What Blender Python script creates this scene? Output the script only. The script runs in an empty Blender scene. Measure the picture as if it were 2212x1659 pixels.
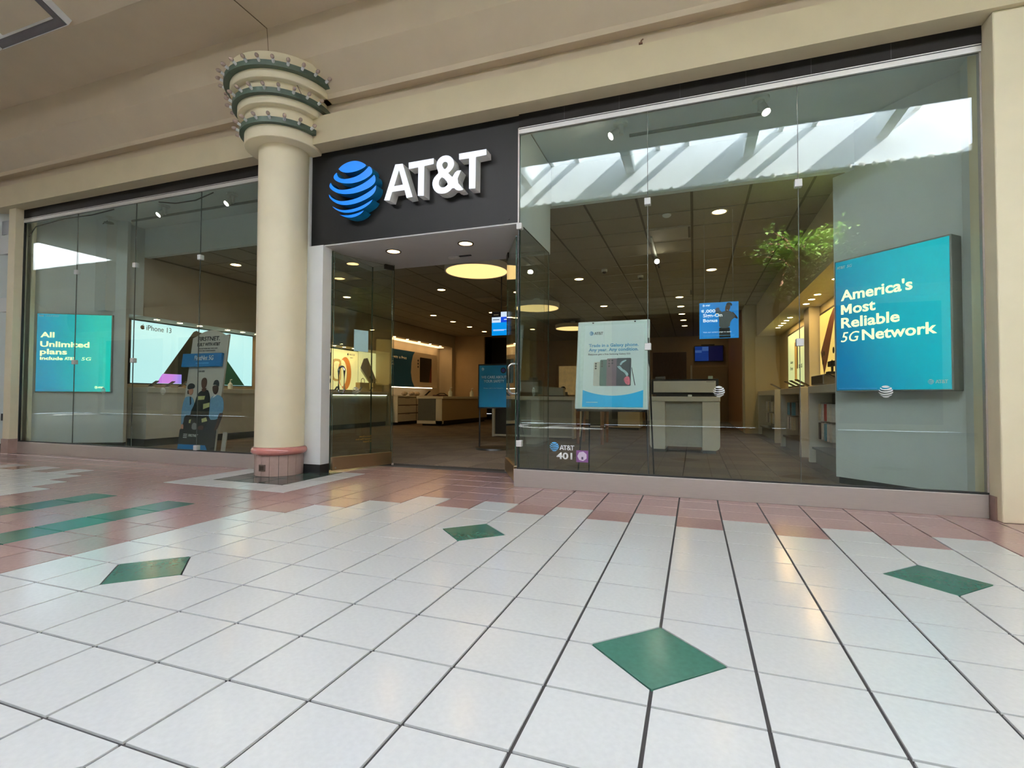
import bpy, bmesh, math, random
from mathutils import Vector, Matrix, noise
from mathutils.geometry import tessellate_polygon

EXPOSURE = 0.64
SKY = 12.0
SUN = 160.0
LAMP = 16.0
PENDANT = 0.9
GLASS_F0 = 0.045

# ------------------------------------------------------------------ scene, camera, light
# All coordinates below are written in feet (one floor tile = 1 ft) and scaled to metres.
S = 0.3048
SC = bpy.context.scene
COL = SC.collection
random.seed(4)

yaw, pitch, roll = -0.343747, 0.0262116, 0.0048068
f_ = Vector((math.sin(yaw)*math.cos(pitch), math.cos(yaw)*math.cos(pitch), math.sin(pitch)))
r_ = Vector((math.cos(yaw), -math.sin(yaw), 0))
u_ = r_.cross(f_)
r2 = r_*math.cos(roll) + u_*math.sin(roll)
u2 = u_*math.cos(roll) - r_*math.sin(roll)
cam_d = bpy.data.cameras.new('camera')
cam_d.sensor_width = 36.0
cam_d.lens = 1098.855/2212*36.0
cam_d.clip_start = 0.05
cam_d.clip_end = 200
cam = bpy.data.objects.new('camera', cam_d)
COL.objects.link(cam)
cpos = Vector((0.403614, -5.910223, 2.837612))*S
cam.matrix_world = Matrix(((r2.x, u2.x, -f_.x, cpos.x), (r2.y, u2.y, -f_.y, cpos.y), (r2.z, u2.z, -f_.z, cpos.z), (0, 0, 0, 1)))
SC.camera = cam

SC.view_settings.view_transform = 'Standard'
SC.view_settings.look = 'None'
SC.view_settings.gamma = 1.0
SC.view_settings.use_curve_mapping = False
SC.view_settings.exposure = EXPOSURE
SC.cycles.transparent_max_bounces = 32
SC.cycles.max_bounces = 10
SC.cycles.diffuse_bounces = 6
SC.cycles.sample_clamp_indirect = 6.0
SC.cycles.caustics_reflective = False
SC.cycles.caustics_refractive = False

w = bpy.data.worlds.new('sky')
SC.world = w
w.use_nodes = True
bg = w.node_tree.nodes['Background']
bg.inputs[0].default_value = (0.72, 0.80, 1.0, 1)
bg.inputs[1].default_value = SKY

sun_d = bpy.data.lights.new('sun', 'SUN')
sun_d.energy = SUN
sun_d.angle = 0.01
sun_d.color = (0.98, 0.96, 1.0)
sun = bpy.data.objects.new('sun', sun_d)
COL.objects.link(sun)
sd = Vector((-1.0, -0.6, -0.78)).normalized()
sun.rotation_euler = sd.to_track_quat('-Z', 'Y').to_euler()

def portal(x0, x1, y0, y1, z):
    d = bpy.data.lights.new('skylight_portal', 'AREA')
    d.shape = 'RECTANGLE'
    d.size = (x1-x0)*S
    d.size_y = (y1-y0)*S
    d.cycles.is_portal = True
    o = bpy.data.objects.new('skylight_portal', d)
    COL.objects.link(o)
    o.location = ((x0+x1)/2*S, (y0+y1)/2*S, z*S)
SKY1 = (-22.0, 16.3, -13.3, -6.5)
SKY2 = (-95.0, -61.0, -13.3, -6.5)
SKY3 = (34.0, 70.0, -13.3, -6.5)
SKYTOP = 23.0
for s_ in (SKY1, SKY2, SKY3):
    portal(*s_, 18.05)

# ------------------------------------------------------------------ helpers
def lin(c):
    def g(v):
        v /= 255.0
        return v/12.92 if v <= 0.04045 else ((v+0.055)/1.055)**2.4
    return (g(c[0]), g(c[1]), g(c[2]), 1.0)

MATS = {}
def mat(name, rgb, rough=0.6, metal=0.0, spec=0.5, vary=0.05, scale=30.0, bump=0.0, bscale=200.0, emit=0.0, ergb=None, coat=0.0, stretch=None):
    if name in MATS:
        return MATS[name]
    m = bpy.data.materials.new(name)
    m.use_nodes = True
    nt = m.node_tree
    b = nt.nodes['Principled BSDF']
    c = lin(rgb)
    tc = nt.nodes.new('ShaderNodeTexCoord')
    vec = tc.outputs['Object']
    if stretch:
        mp = nt.nodes.new('ShaderNodeMapping')
        mp.inputs['Scale'].default_value = stretch
        nt.links.new(vec, mp.inputs[0])
        vec = mp.outputs[0]
    if vary > 0:
        n = nt.nodes.new('ShaderNodeTexNoise')
        n.inputs['Scale'].default_value = scale
        n.inputs['Detail'].default_value = 3
        nt.links.new(vec, n.inputs['Vector'])
        r = nt.nodes.new('ShaderNodeValToRGB')
        r.color_ramp.elements[0].position = 0.3
        r.color_ramp.elements[1].position = 0.7
        r.color_ramp.elements[0].color = (c[0]*(1-vary), c[1]*(1-vary), c[2]*(1-vary), 1)
        r.color_ramp.elements[1].color = (min(1, c[0]*(1+vary)), min(1, c[1]*(1+vary)), min(1, c[2]*(1+vary)), 1)
        nt.links.new(n.outputs['Fac'], r.inputs[0])
        nt.links.new(r.outputs[0], b.inputs['Base Color'])
    else:
        b.inputs['Base Color'].default_value = c
    b.inputs['Roughness'].default_value = rough
    b.inputs['Metallic'].default_value = metal
    b.inputs['Specular IOR Level'].default_value = spec
    b.inputs['Coat Weight'].default_value = coat
    if bump > 0:
        n2 = nt.nodes.new('ShaderNodeTexNoise')
        n2.inputs['Scale'].default_value = bscale
        nt.links.new(vec, n2.inputs['Vector'])
        bp = nt.nodes.new('ShaderNodeBump')
        bp.inputs['Strength'].default_value = bump
        bp.inputs['Distance'].default_value = 0.002
        nt.links.new(n2.outputs['Fac'], bp.inputs['Height'])
        nt.links.new(bp.outputs[0], b.inputs['Normal'])
    if emit > 0:
        b.inputs['Emission Color'].default_value = lin(ergb or rgb)
        b.inputs['Emission Strength'].default_value = emit
    MATS[name] = m
    return m

def gradient_mat(name, stops, axis, lo, hi, emit=0.0, rough=0.3):
    """a printed colour gradient along one object axis (feet)"""
    m = bpy.data.materials.new(name)
    m.use_nodes = True
    nt = m.node_tree
    b = nt.nodes['Principled BSDF']
    tc = nt.nodes.new('ShaderNodeTexCoord')
    dv = nt.nodes.new('ShaderNodeVectorMath'); dv.operation = 'DOT_PRODUCT'
    dv.inputs[1].default_value = axis
    nt.links.new(tc.outputs['Object'], dv.inputs[0])
    n = nt.nodes.new('ShaderNodeTexNoise'); n.inputs['Scale'].default_value = 1.6; n.inputs['Detail'].default_value = 1
    nt.links.new(tc.outputs['Object'], n.inputs['Vector'])
    mr = nt.nodes.new('ShaderNodeMapRange')
    mr.inputs[1].default_value = lo*S; mr.inputs[2].default_value = hi*S
    nt.links.new(dv.outputs['Value'], mr.inputs[0])
    ad = nt.nodes.new('ShaderNodeMath'); ad.operation = 'MULTIPLY_ADD'
    ad.inputs[1].default_value = 0.25; 
    nt.links.new(n.outputs['Fac'], ad.inputs[0]); nt.links.new(mr.outputs[0], ad.inputs[2])
    r = nt.nodes.new('ShaderNodeValToRGB')
    while len(r.color_ramp.elements) < len(stops):
        r.color_ramp.elements.new(0.5)
    for e, (p, c) in zip(r.color_ramp.elements, stops):
        e.position = p; e.color = lin(c)
    nt.links.new(ad.outputs[0], r.inputs[0])
    nt.links.new(r.outputs[0], b.inputs['Base Color'])
    b.inputs['Roughness'].default_value = rough
    if emit:
        nt.links.new(r.outputs[0], b.inputs['Emission Color'])
        b.inputs['Emission Strength'].default_value = emit
    return m

def glass_mat(name, tint, f0=0.045):
    """clear architectural glass: Fresnel reflection over a tinted straight-through pane"""
    m = bpy.data.materials.new(name)
    m.use_nodes = True
    nt = m.node_tree
    nt.nodes.remove(nt.nodes['Principled BSDF'])
    out = nt.nodes['Material Output']
    g = nt.nodes.new('ShaderNodeNewGeometry')
    dp = nt.nodes.new('ShaderNodeVectorMath'); dp.operation = 'DOT_PRODUCT'
    nt.links.new(g.outputs['Normal'], dp.inputs[0]); nt.links.new(g.outputs['Incoming'], dp.inputs[1])
    ab = nt.nodes.new('ShaderNodeMath'); ab.operation = 'ABSOLUTE'; nt.links.new(dp.outputs['Value'], ab.inputs[0])
    om = nt.nodes.new('ShaderNodeMath'); om.operation = 'SUBTRACT'; om.inputs[0].default_value = 1.0; nt.links.new(ab.outputs[0], om.inputs[1])
    pw = nt.nodes.new('ShaderNodeMath'); pw.operation = 'POWER'; pw.inputs[1].default_value = 5.0; nt.links.new(om.outputs[0], pw.inputs[0])
    ma = nt.nodes.new('ShaderNodeMath'); ma.operation = 'MULTIPLY_ADD'; ma.inputs[1].default_value = 1-f0; ma.inputs[2].default_value = f0
    nt.links.new(pw.outputs[0], ma.inputs[0])
    tr = nt.nodes.new('ShaderNodeBsdfTransparent'); tr.inputs[0].default_value = (*tint, 1)
    gl = nt.nodes.new('ShaderNodeBsdfGlossy'); gl.inputs['Roughness'].default_value = 0.0
    gl.inputs[0].default_value = (0.95, 1.0, 0.97, 1)
    mx = nt.nodes.new('ShaderNodeMixShader')
    nt.links.new(ma.outputs[0], mx.inputs[0]); nt.links.new(tr.outputs[0], mx.inputs[1]); nt.links.new(gl.outputs[0], mx.inputs[2])
    nt.links.new(mx.outputs[0], out.inputs[0])
    MATS[name] = m
    return m

class MB:
    """collects shapes in feet, builds ONE mesh object in metres"""
    def __init__(s):
        s.v = []; s.f = []; s.m = []
    def add(s, vs, fs, m=0):
        o = len(s.v)
        s.v += [tuple(v) for v in vs]
        s.f += [tuple(i+o for i in f) for f in fs]
        s.m += [m]*len(fs)
        return s
    def box(s, x0, x1, y0, y1, z0, z1, m=0):
        vs = [(x0,y0,z0),(x1,y0,z0),(x1,y1,z0),(x0,y1,z0),(x0,y0,z1),(x1,y0,z1),(x1,y1,z1),(x0,y1,z1)]
        return s.add(vs, [(0,3,2,1),(4,5,6,7),(0,1,5,4),(1,2,6,5),(2,3,7,6),(3,0,4,7)], m)
    def bbox(s, x0, x1, y0, y1, z0, z1, b=0.02, m=0):
        """box with chamfered edges"""
        bm = bmesh.new()
        bmesh.ops.create_cube(bm, size=1)
        for v in bm.verts:
            v.co = ((x0+x1)/2+v.co.x*(x1-x0), (y0+y1)/2+v.co.y*(y1-y0), (z0+z1)/2+v.co.z*(z1-z0))
        bmesh.ops.bevel(bm, geom=bm.edges[:], offset=b, segments=2, affect='EDGES', profile=0.5)
        bm.verts.index_update()
        s.add([v.co[:] for v in bm.verts], [tuple(v.index for v in f.verts) for f in bm.faces], m)
        bm.free()
        return s
    def prism(s, pts, y0, y1, holes=(), m=0, ms=None):
        """polygon in the x-z plane extruded from y0 (front) to y1"""
        if ms is None: ms = m
        def area(q):
            return sum(q[i][0]*q[(i+1)%len(q)][1]-q[(i+1)%len(q)][0]*q[i][1] for i in range(len(q)))
        pts = list(pts)
        if area(pts) < 0: pts.reverse()
        loops = [pts]
        for h in holes:
            h = list(h)
            if area(h) > 0: h.reverse()
            loops.append(h)
        tris = tessellate_polygon([[Vector((p[0], p[1], 0)) for p in l] for l in loops])
        flat = [p for l in loops for p in l]
        n = len(flat)
        vs = [(p[0], y0, p[1]) for p in flat] + [(p[0], y1, p[1]) for p in flat]
        fs = []; 
        for t in tris:
            a, b, c = (flat[i] for i in t)
            cr = (b[0]-a[0])*(c[1]-a[1])-(b[1]-a[1])*(c[0]-a[0])
            t = tuple(t) if cr > 0 else (t[0], t[2], t[1])
            fs.append(t); fs.append((t[2]+n, t[1]+n, t[0]+n))
        s.add(vs, fs, m)
        side = []; k = 0
        for l in loops:
            L = len(l)
            for i in range(L):
                a = k+i; b = k+(i+1) % L
                side.append((b, a, a+n, b+n))
            k += L
        s.add(vs, side, ms)
        return s
    def zprism(s, pts, z0, z1, m=0):
        n = len(pts)
        a = sum(pts[i][0]*pts[(i+1)%n][1]-pts[(i+1)%n][0]*pts[i][1] for i in range(n))
        pts = list(pts) if a > 0 else list(reversed(pts))
        vs = [(p[0], p[1], z0) for p in pts]+[(p[0], p[1], z1) for p in pts]
        fs = [tuple(range(n-1, -1, -1)), tuple(range(n, 2*n))]
        fs += [(i, (i+1) % n, (i+1) % n+n, i+n) for i in range(n)]
        return s.add(vs, fs, m)
    def profile_x(s, pts, x0, x1, m=0):
        """open polyline of (y,z) swept along x"""
        n = len(pts)
        vs = [(x0, y, z) for y, z in pts]+[(x1, y, z) for y, z in pts]
        return s.add(vs, [(i, i+1, i+1+n, i+n) for i in range(n-1)], m)
    def lathe(s, prof, cx=0, cy=0, seg=32, a0=0, a1=2*math.pi, m=0):
        full = abs(a1-a0-2*math.pi) < 1e-6
        k = seg if full else seg+1
        vs = []
        for i in range(k):
            a = a0+(a1-a0)*i/seg
            for r, z in prof:
                vs.append((cx+r*math.cos(a), cy+r*math.sin(a), z))
        n = len(prof); fs = []
        for i in range(seg):
            j = (i+1) % k
            for q in range(n-1):
                fs.append((i*n+q, j*n+q, j*n+q+1, i*n+q+1))
        return s.add(vs, fs, m)
    def tube(s, pts, r, seg=8, m=0, cap=True):
        pts = [Vector(p) for p in pts]
        rr = r if isinstance(r, (list, tuple)) else [r]*len(pts)
        vs = []; fs = []
        up = Vector((0, 0, 1))
        for i, p in enumerate(pts):
            d = (pts[min(i+1, len(pts)-1)]-pts[max(i-1, 0)]).normalized()
            a = d.cross(up)
            if a.length < 1e-3: a = d.cross(Vector((1, 0, 0)))
            a.normalize(); b = d.cross(a)
            for k in range(seg):
                t = 2*math.pi*k/seg
                vs.append(p+(a*math.cos(t)+b*math.sin(t))*rr[i])
        for i in range(len(pts)-1):
            for k in range(seg):
                fs.append((i*seg+k, i*seg+(k+1) % seg, (i+1)*seg+(k+1) % seg, (i+1)*seg+k))
        if cap:
            fs.append(tuple(range(seg-1, -1, -1)))
            fs.append(tuple((len(pts)-1)*seg+k for k in range(seg)))
        return s.add(vs, fs, m)
    def ball(s, c, r, seg=12, rings=8, sz=(1, 1, 1), m=0):
        vs = []; fs = []
        for i in range(rings+1):
            t = math.pi*i/rings
            for k in range(seg):
                a = 2*math.pi*k/seg
                vs.append((c[0]+r*sz[0]*math.sin(t)*math.cos(a), c[1]+r*sz[1]*math.sin(t)*math.sin(a), c[2]+r*sz[2]*math.cos(t)))
        for i in range(rings):
            for k in range(seg):
                fs.append((i*seg+k, (i+1)*seg+k, (i+1)*seg+(k+1) % seg, i*seg+(k+1) % seg))
        return s.add(vs, fs, m)
    def mesh(s, name, mats, smooth=False):
        me = bpy.data.meshes.new(name)
        me.from_pydata([(v[0]*S, v[1]*S, v[2]*S) for v in s.v], [], s.f)
        for mm in (mats if isinstance(mats, (list, tuple)) else [mats]):
            me.materials.append(mm)
        me.polygons.foreach_set('material_index', s.m)
        bm = bmesh.new(); bm.from_mesh(me)
        bmesh.ops.remove_doubles(bm, verts=bm.verts, dist=1e-6)
        bm.to_mesh(me); bm.free()
        if smooth:
            me.polygons.foreach_set('use_smooth', [True]*len(me.polygons))
            try:
                me.set_sharp_from_angle(angle=math.radians(38))
            except Exception:
                pass
        me.update()
        return me
    def build(s, name, mats, parent=None, loc=None, rz=None, smooth=False):
        o = bpy.data.objects.new(name, s.mesh(name, mats, smooth))
        COL.objects.link(o)
        if parent: o.parent = parent
        if loc: o.location = Vector(loc)*S
        if rz: o.rotation_euler = (0, 0, rz)
        return o

def tag(o, label, cat, group=None, kind=None):
    o['label'] = label
    o['category'] = cat
    if group: o['group'] = group
    if kind: o['kind'] = kind
    return o
def thing(name, label, cat, loc=(0, 0, 0), rz=0.0, group=None, kind=None):
    o = bpy.data.objects.new(name, None)
    o.empty_display_size = 0.05
    COL.objects.link(o)
    o.location = Vector(loc)*S
    o.rotation_euler = (0, 0, rz)
    return tag(o, label, cat, group, kind)
def copy_tree(o, parent=None):
    c = o.copy(); COL.objects.link(c); c.parent = parent
    for ch in o.children:
        copy_tree(ch, c)
    return c
def struct(o, label, cat):
    return tag(o, label, cat, None, 'structure')

def text_mesh(txt, bold=0.0, depth=0.0, spacing=1.0):
    cu = bpy.data.curves.new('lettering', 'FONT')
    cu.body = txt
    cu.size = 1.0
    cu.offset = bold
    cu.space_character = spacing
    cu.extrude = depth
    cu.resolution_u = 3
    o = bpy.data.objects.new('lettering', cu)
    COL.objects.link(o)
    bpy.context.view_layer.update()
    dg = bpy.context.evaluated_depsgraph_get()
    me = bpy.data.meshes.new_from_object(o.evaluated_get(dg))
    bpy.data.objects.remove(o)
    bpy.data.curves.remove(cu)
    return me
def text(parent, txt, x, z, y, material, h=None, wd=None, bold=0.0, shear=0.0, name='lettering', th=0.006, align='L', spacing=1.0, split=False):
    """flat lettering in the parent's x-z plane (feet); x,z = lower left of the text box; h = text box height, wd = width"""
    me = text_mesh(txt, bold, 0.0, spacing)
    if not me.vertices:
        return None
    xs = [v.co.x for v in me.vertices]; ys = [v.co.y for v in me.vertices]
    x0, x1, y0, y1 = min(xs), max(xs), min(ys), max(ys)
    if h is None: h = wd*(y1-y0)/(x1-x0)
    sy = h/(y1-y0)
    sx = wd/(x1-x0) if wd else sy
    W_ = (x1-x0)*sx
    ox = x if align == 'L' else (x-W_/2 if align == 'C' else x-W_)
    bm = bmesh.new(); bm.from_mesh(me)
    bpy.data.meshes.remove(me)
    for v in bm.verts:
        a = (v.co.x-x0)*sx; b = (v.co.y-y0)*sy
        v.co = ((ox+a+shear*b)*S, y*S, (z+b)*S)
    if split:
        # one object for each letter: loose pieces that overlap in x belong together
        bm.verts.ensure_lookup_table()
        seen_ = set(); isl = []
        for v in bm.verts:
            if v.index in seen_: continue
            stack = [v]; comp = []
            seen_.add(v.index)
            while stack:
                q = stack.pop(); comp.append(q)
                for e in q.link_edges:
                    n_ = e.other_vert(q)
                    if n_.index not in seen_:
                        seen_.add(n_.index); stack.append(n_)
            isl.append(comp)
        isl.sort(key=lambda c: min(v.co.x for v in c))
        groups = []
        for c in isl:
            a, b = min(v.co.x for v in c), max(v.co.x for v in c)
            if groups and a < groups[-1][1]-0.3*(b-a) and (b-a) < 1.2*(groups[-1][1]-groups[-1][0]):
                groups[-1][2].extend(c); groups[-1][1] = max(b, groups[-1][1])
            else:
                groups.append([a, b, list(c)])
        out = []
        for a, b, vs in groups:
            ids = {v.index: k for k, v in enumerate(vs)}
            n0 = len(vs)
            co = [tuple(v.co) for v in vs]+[(v.co.x, v.co.y+th*S, v.co.z) for v in vs]
            fs = []; 
            for f in bm.faces:
                if f.verts[0].index in ids:
                    q = [ids[v.index] for v in f.verts]
                    fs.append(q); fs.append([k+n0 for k in reversed(q)])
            for e in bm.edges:
                if e.verts[0].index in ids and len(e.link_faces) == 1:
                    q = [ids[e.verts[0].index], ids[e.verts[1].index]]
                    fs.append([q[0], q[1], q[1]+n0, q[0]+n0])
            m2 = bpy.data.meshes.new('letter'); m2.from_pydata(co, [], fs); m2.materials.append(material)
            o = bpy.data.objects.new('letter', m2); COL.objects.link(o); o.parent = parent; out.append(o)
        bm.free()
        return out
    if th:
        r = bmesh.ops.extrude_face_region(bm, geom=bm.faces[:])
        for g in r['geom']:
            if isinstance(g, bmesh.types.BMVert): g.co.y += th*S
        bmesh.ops.recalc_face_normals(bm, faces=bm.faces[:])
    m2 = bpy.data.meshes.new(name)
    bm.to_mesh(m2); bm.free()
    m2.materials.append(material)
    o = bpy.data.objects.new(name, m2)
    COL.objects.link(o); o.parent = parent
    return o
def flat(parent, name, pts, y, material, th=0.008, holes=()):
    return MB().prism(pts, y, y+th, holes).build(name, material, parent)
def rect(x0, x1, z0, z1):
    return [(x0, z0), (x1, z0), (x1, z1), (x0, z1)]
def circle(cx, cz, rx, rz=None, n=28, a0=0, a1=2*math.pi):
    rz = rz or rx
    full = abs(a1-a0-2*math.pi) < 1e-6
    k = n if full else n+1
    return [(cx+rx*math.cos(a0+(a1-a0)*i/n), cz+rz*math.sin(a0+(a1-a0)*i/n)) for i in range(k)]
def rrect(x0, x1, z0, z1, r, n=5):
    p = []
    for cx, cz, a in ((x1-r, z0+r, -90), (x1-r, z1-r, 0), (x0+r, z1-r, 90), (x0+r, z0+r, 180)):
        for i in range(n+1):
            t = math.radians(a+90*i/n)
            p.append((cx+r*math.cos(t), cz+r*math.sin(t)))
    return p

# ------------------------------------------------------------------ materials
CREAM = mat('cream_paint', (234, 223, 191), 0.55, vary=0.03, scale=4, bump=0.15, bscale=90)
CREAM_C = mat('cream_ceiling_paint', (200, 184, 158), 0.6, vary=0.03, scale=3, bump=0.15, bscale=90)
CREAM_B = mat('cream_paint_dimmed', (203, 190, 157), 0.55, vary=0.03, scale=4, bump=0.15, bscale=90)  # column cream darkened, since the beam catches less light
GREEN_P = mat('green_ring_paint', (62, 78, 64), 0.5, vary=0.06, scale=20)
WHITE_T = mat('white_tile', (226, 226, 223), 0.16, vary=0.035, scale=55, spec=0.5, bump=0.03, bscale=300)
PINK_T = mat('pink_tile', (176, 144, 139), 0.15, vary=0.06, scale=40, spec=0.5, bump=0.03, bscale=300)
GREEN_T = mat('green_tile', (62, 110, 95), 0.18, vary=0.08, scale=40, spec=0.5)
DARK_T = mat('slate_green_tile', (62, 76, 70), 0.12, vary=0.08, scale=40, spec=0.6)
GROUT = mat('dark_grout', (56, 54, 54), 0.85, vary=0.1, scale=60)
BLACK = mat('black_satin', (26, 26, 26), 0.42, vary=0.1, scale=8)
HEADER = mat('dark_header_tile', (26, 23, 21), 0.6, spec=0.15, vary=0.15, scale=6)
STEEL = mat('brushed_steel', (196, 188, 182), 0.42, metal=0.55, vary=0.08, scale=10, stretch=(1, 1, 120))
CHROME = mat('polished_metal', (210, 210, 208), 0.12, metal=1.0, vary=0.02)
ALU = mat('pale_aluminium', (225, 222, 218), 0.4, metal=0.35, vary=0.03)
WHITE = mat('white_paint', (226, 228, 226), 0.55, vary=0.02, scale=6)
PALE = mat('pale_laminate', (226, 222, 208), 0.4, vary=0.03, scale=8)
GREYW = mat('grey_white_wall', (216, 224, 222), 0.6, vary=0.02, scale=4)
TANW = mat('tan_wall', (182, 160, 128), 0.7, vary=0.04, scale=3)
TAUPE = mat('taupe_wall', (182, 172, 152), 0.7, vary=0.04, scale=3)
GREY = mat('grey_laminate', (96, 98, 94), 0.5, vary=0.05, scale=8)
DARK = mat('dark_void', (14, 13, 12), 0.7, vary=0.1)
GASKET = mat('black_gasket', (20, 22, 22), 0.5, vary=0.05)
PINKG = mat('pink_glazed', (176, 112, 104), 0.16, vary=0.06, scale=12, spec=0.6, coat=0.4)
TORT = mat('mauve_base_tile', (166, 140, 132), 0.25, vary=0.06, scale=20)
GLASS = glass_mat('window_glass', (0.935, 0.972, 0.955), GLASS_F0)
GLASSD = glass_mat('door_glass', (0.94, 0.97, 0.955), GLASS_F0)
GEDGE = mat('green_glass_edge', (52, 74, 64), 0.2, vary=0.1)

# ------------------------------------------------------------------ concourse floor
def tile_kind(i, j):
    """colour of the floor tile whose corner is (i, j)"""
    if -16 <= i <= -12 and 6 <= j <= 9:
        if -15 <= i <= -13 and j >= 7: return 3
        return 0
    if j >= 7: return 1
    k = i if i >= -14 else -29-i
    if k >= -10:
        top = 4 if k == -10 else 5 if k == -9 else (7 if k % 2 else 6)
        return 0 if j < top else 1
    if j < 4 and k == -13: return 2
    return 1
DIAM = [(0, 0), (-8, 0), (-4, 4), (4, 4), (8, 0), (-4, -4), (4, -4), (0, 8-16), (-28, 0), (-20, 0), (-24, 4), (12, 4)]
TM = [WHITE_T, PINK_T, GREEN_T, DARK_T]
floor = MB().box(-95, 70, -29.6, 12.5, -0.5, -0.022).build('floor', GROUT)
struct(floor, 'white, pink and green tiled concourse floor in front of the phone shop', 'floor')
GAP = 0.017
def tile_poly(i, j):
    """tile outline, with the corner at a green diamond cut off"""
    a, b, c, d = i+GAP, i+1-GAP, j+GAP, j+1-GAP
    h = 0.71+GAP
    for (u, v) in DIAM:
        if (i, j) in ((u, v), (u-1, v), (u, v-1), (u-1, v-1)):
            if (i, j) == (u, v): return [(u+h, c), (b, c), (b, d), (a, d), (a, v+h)]
            if (i, j) == (u-1, v): return [(a, c), (u-h, c), (b, v+h), (b, d), (a, d)]
            if (i, j) == (u, v-1): return [(a, c), (b, c), (b, d), (u+h, d), (a, v-h)]
            return [(a, c), (b, c), (b, v-h), (u-h, d), (a, d)]
    return [(a, c), (b, c), (b, d), (a, d)]
def rim_tile(mb, pts, m=0, z1=0.0):
    """thin tile with a softened rim"""
    n = len(pts)
    cx = sum(p[0] for p in pts)/n; cy = sum(p[1] for p in pts)/n
    inn = [(cx+(p[0]-cx)*0.996, cy+(p[1]-cy)*0.996) for p in pts]
    vs = [(p[0], p[1], -0.03) for p in pts]+[(p[0], p[1], z1-0.004) for p in pts]+[(p[0], p[1], z1) for p in inn]
    fs = []
    for i in range(n):
        k = (i+1) % n
        fs += [(i, k, k+n, i+n), (i+n, k+n, k+2*n, i+2*n)]
    fs.append(tuple(range(2*n, 3*n)))
    mb.add(vs, fs, m)
def cam_px(x, y, z):
    d = Vector((x, y, z))*S-cpos
    zz = d.dot(f_)
    if zz < 0.15: return None
    return (1106+1098.855*d.dot(r2)/zz, 829.5-1098.855*d.dot(u2)/zz, zz)
def blocked(i, j):
    if j >= 9 and (i >= -5 or i < -13): return True          # under the kick plates and the shop
    if -32 > i: return True
    return False
cells = []
for i in range(-40, 16):
    for j in range(-10, 13):
        if j >= 10 and not (-13 <= i <= -6): continue
        if j == 12: continue
        cells.append((i, j))
seen = []
rest = []
for (i, j) in cells:
    q = cam_px(i+0.5, j+0.5, 0)
    if q and -120 < q[0] < 2330 and q[1] < 1760 and not (j >= 10 and i < -12):
        seen.append((q[2], i, j))
    else:
        rest.append((i, j))
seen.sort()
shared = {}
stuff_far = MB()
for k, (dist, i, j) in enumerate(seen):
    pts = tile_poly(i, j)
    kind = tile_kind(i, j)
    if k < 284:
        key = (kind, len(pts), tuple((round(p[0]-i, 3), round(p[1]-j, 3)) for p in pts))
        if key not in shared:
            mb = MB(); rim_tile(mb, [(p[0]-i-0.5, p[1]-j-0.5) for p in pts])
            shared[key] = mb.mesh('tile', TM[kind])
        o = bpy.data.objects.new('tile', shared[key])
        COL.objects.link(o); o.parent = floor
        o.location = Vector((i+0.5, j+0.5, 0))*S
    else:
        rim_tile(stuff_far, pts, kind)
for (i, j) in rest:
    rim_tile(stuff_far, tile_poly(i, j), tile_kind(i, j))
for u0 in range(-95, 70):
    for v0 in range(-29, 13):
        if (u0, v0) in shared: continue
        if -40 <= u0 < 16 and -10 <= v0: continue
        if v0 >= 9: continue
        if u0 % 1 == 0 and (v0 >= -24):
            rim_tile(stuff_far, [(u0+GAP, v0+GAP), (u0+1-GAP, v0+GAP), (u0+1-GAP, v0+1-GAP), (u0+GAP, v0+1-GAP)], 1 if v0 >= 7 else 0)
o = stuff_far.build('far_tiles', TM, floor); o['kind'] = 'stuff'
dm = MB(); rim_tile(dm, [(0.71, 0), (0, 0.71), (-0.71, 0), (0, -0.71)])
dme = dm.mesh('diamond_inlay', GREEN_T)
for (u, v) in DIAM:
    o = bpy.data.objects.new('diamond_inlay', dme)
    COL.objects.link(o); o.parent = floor
    o.location = Vector((u, v, 0.001))*S

# ------------------------------------------------------------------ concourse ceiling, skylight, far side
XA, XB = -95.0, 70.0
prof = [(8.9, 13.02), (9.4, 13.02), (9.4, 13.69), (9.05, 13.69), (9.02, 13.86), (8.15, 14.7), (8.0, 16.05), (5.59, 16.05), (1.25, 18.0), (-6.5, 18.0)]
cm = MB()
cm.profile_x(prof, XA, XB)
mprof = [(-13.3, 18.0), (-21.2, 18.0), (-25.6, 16.05), (-28.0, 16.05), (-28.0, 14.55), (-28.4, 13.3), (-28.8, 13.0)]
cm.profile_x(mprof, XA, XB)
# flat strips between the skylights and the skylight wells
def gaps():
    e = [XA, SKY2[0], SKY2[1], SKY1[0], SKY1[1], SKY3[0], SKY3[1], XB]
    for a, b in ((SKY2[1], SKY1[0]), (SKY1[1], SKY3[0])):
        yield a, b
for a, b in gaps():
    cm.add([(a, -13.3, 18), (b, -13.3, 18), (b, -6.5, 18), (a, -6.5, 18)], [(0, 1, 2, 3)])
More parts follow.
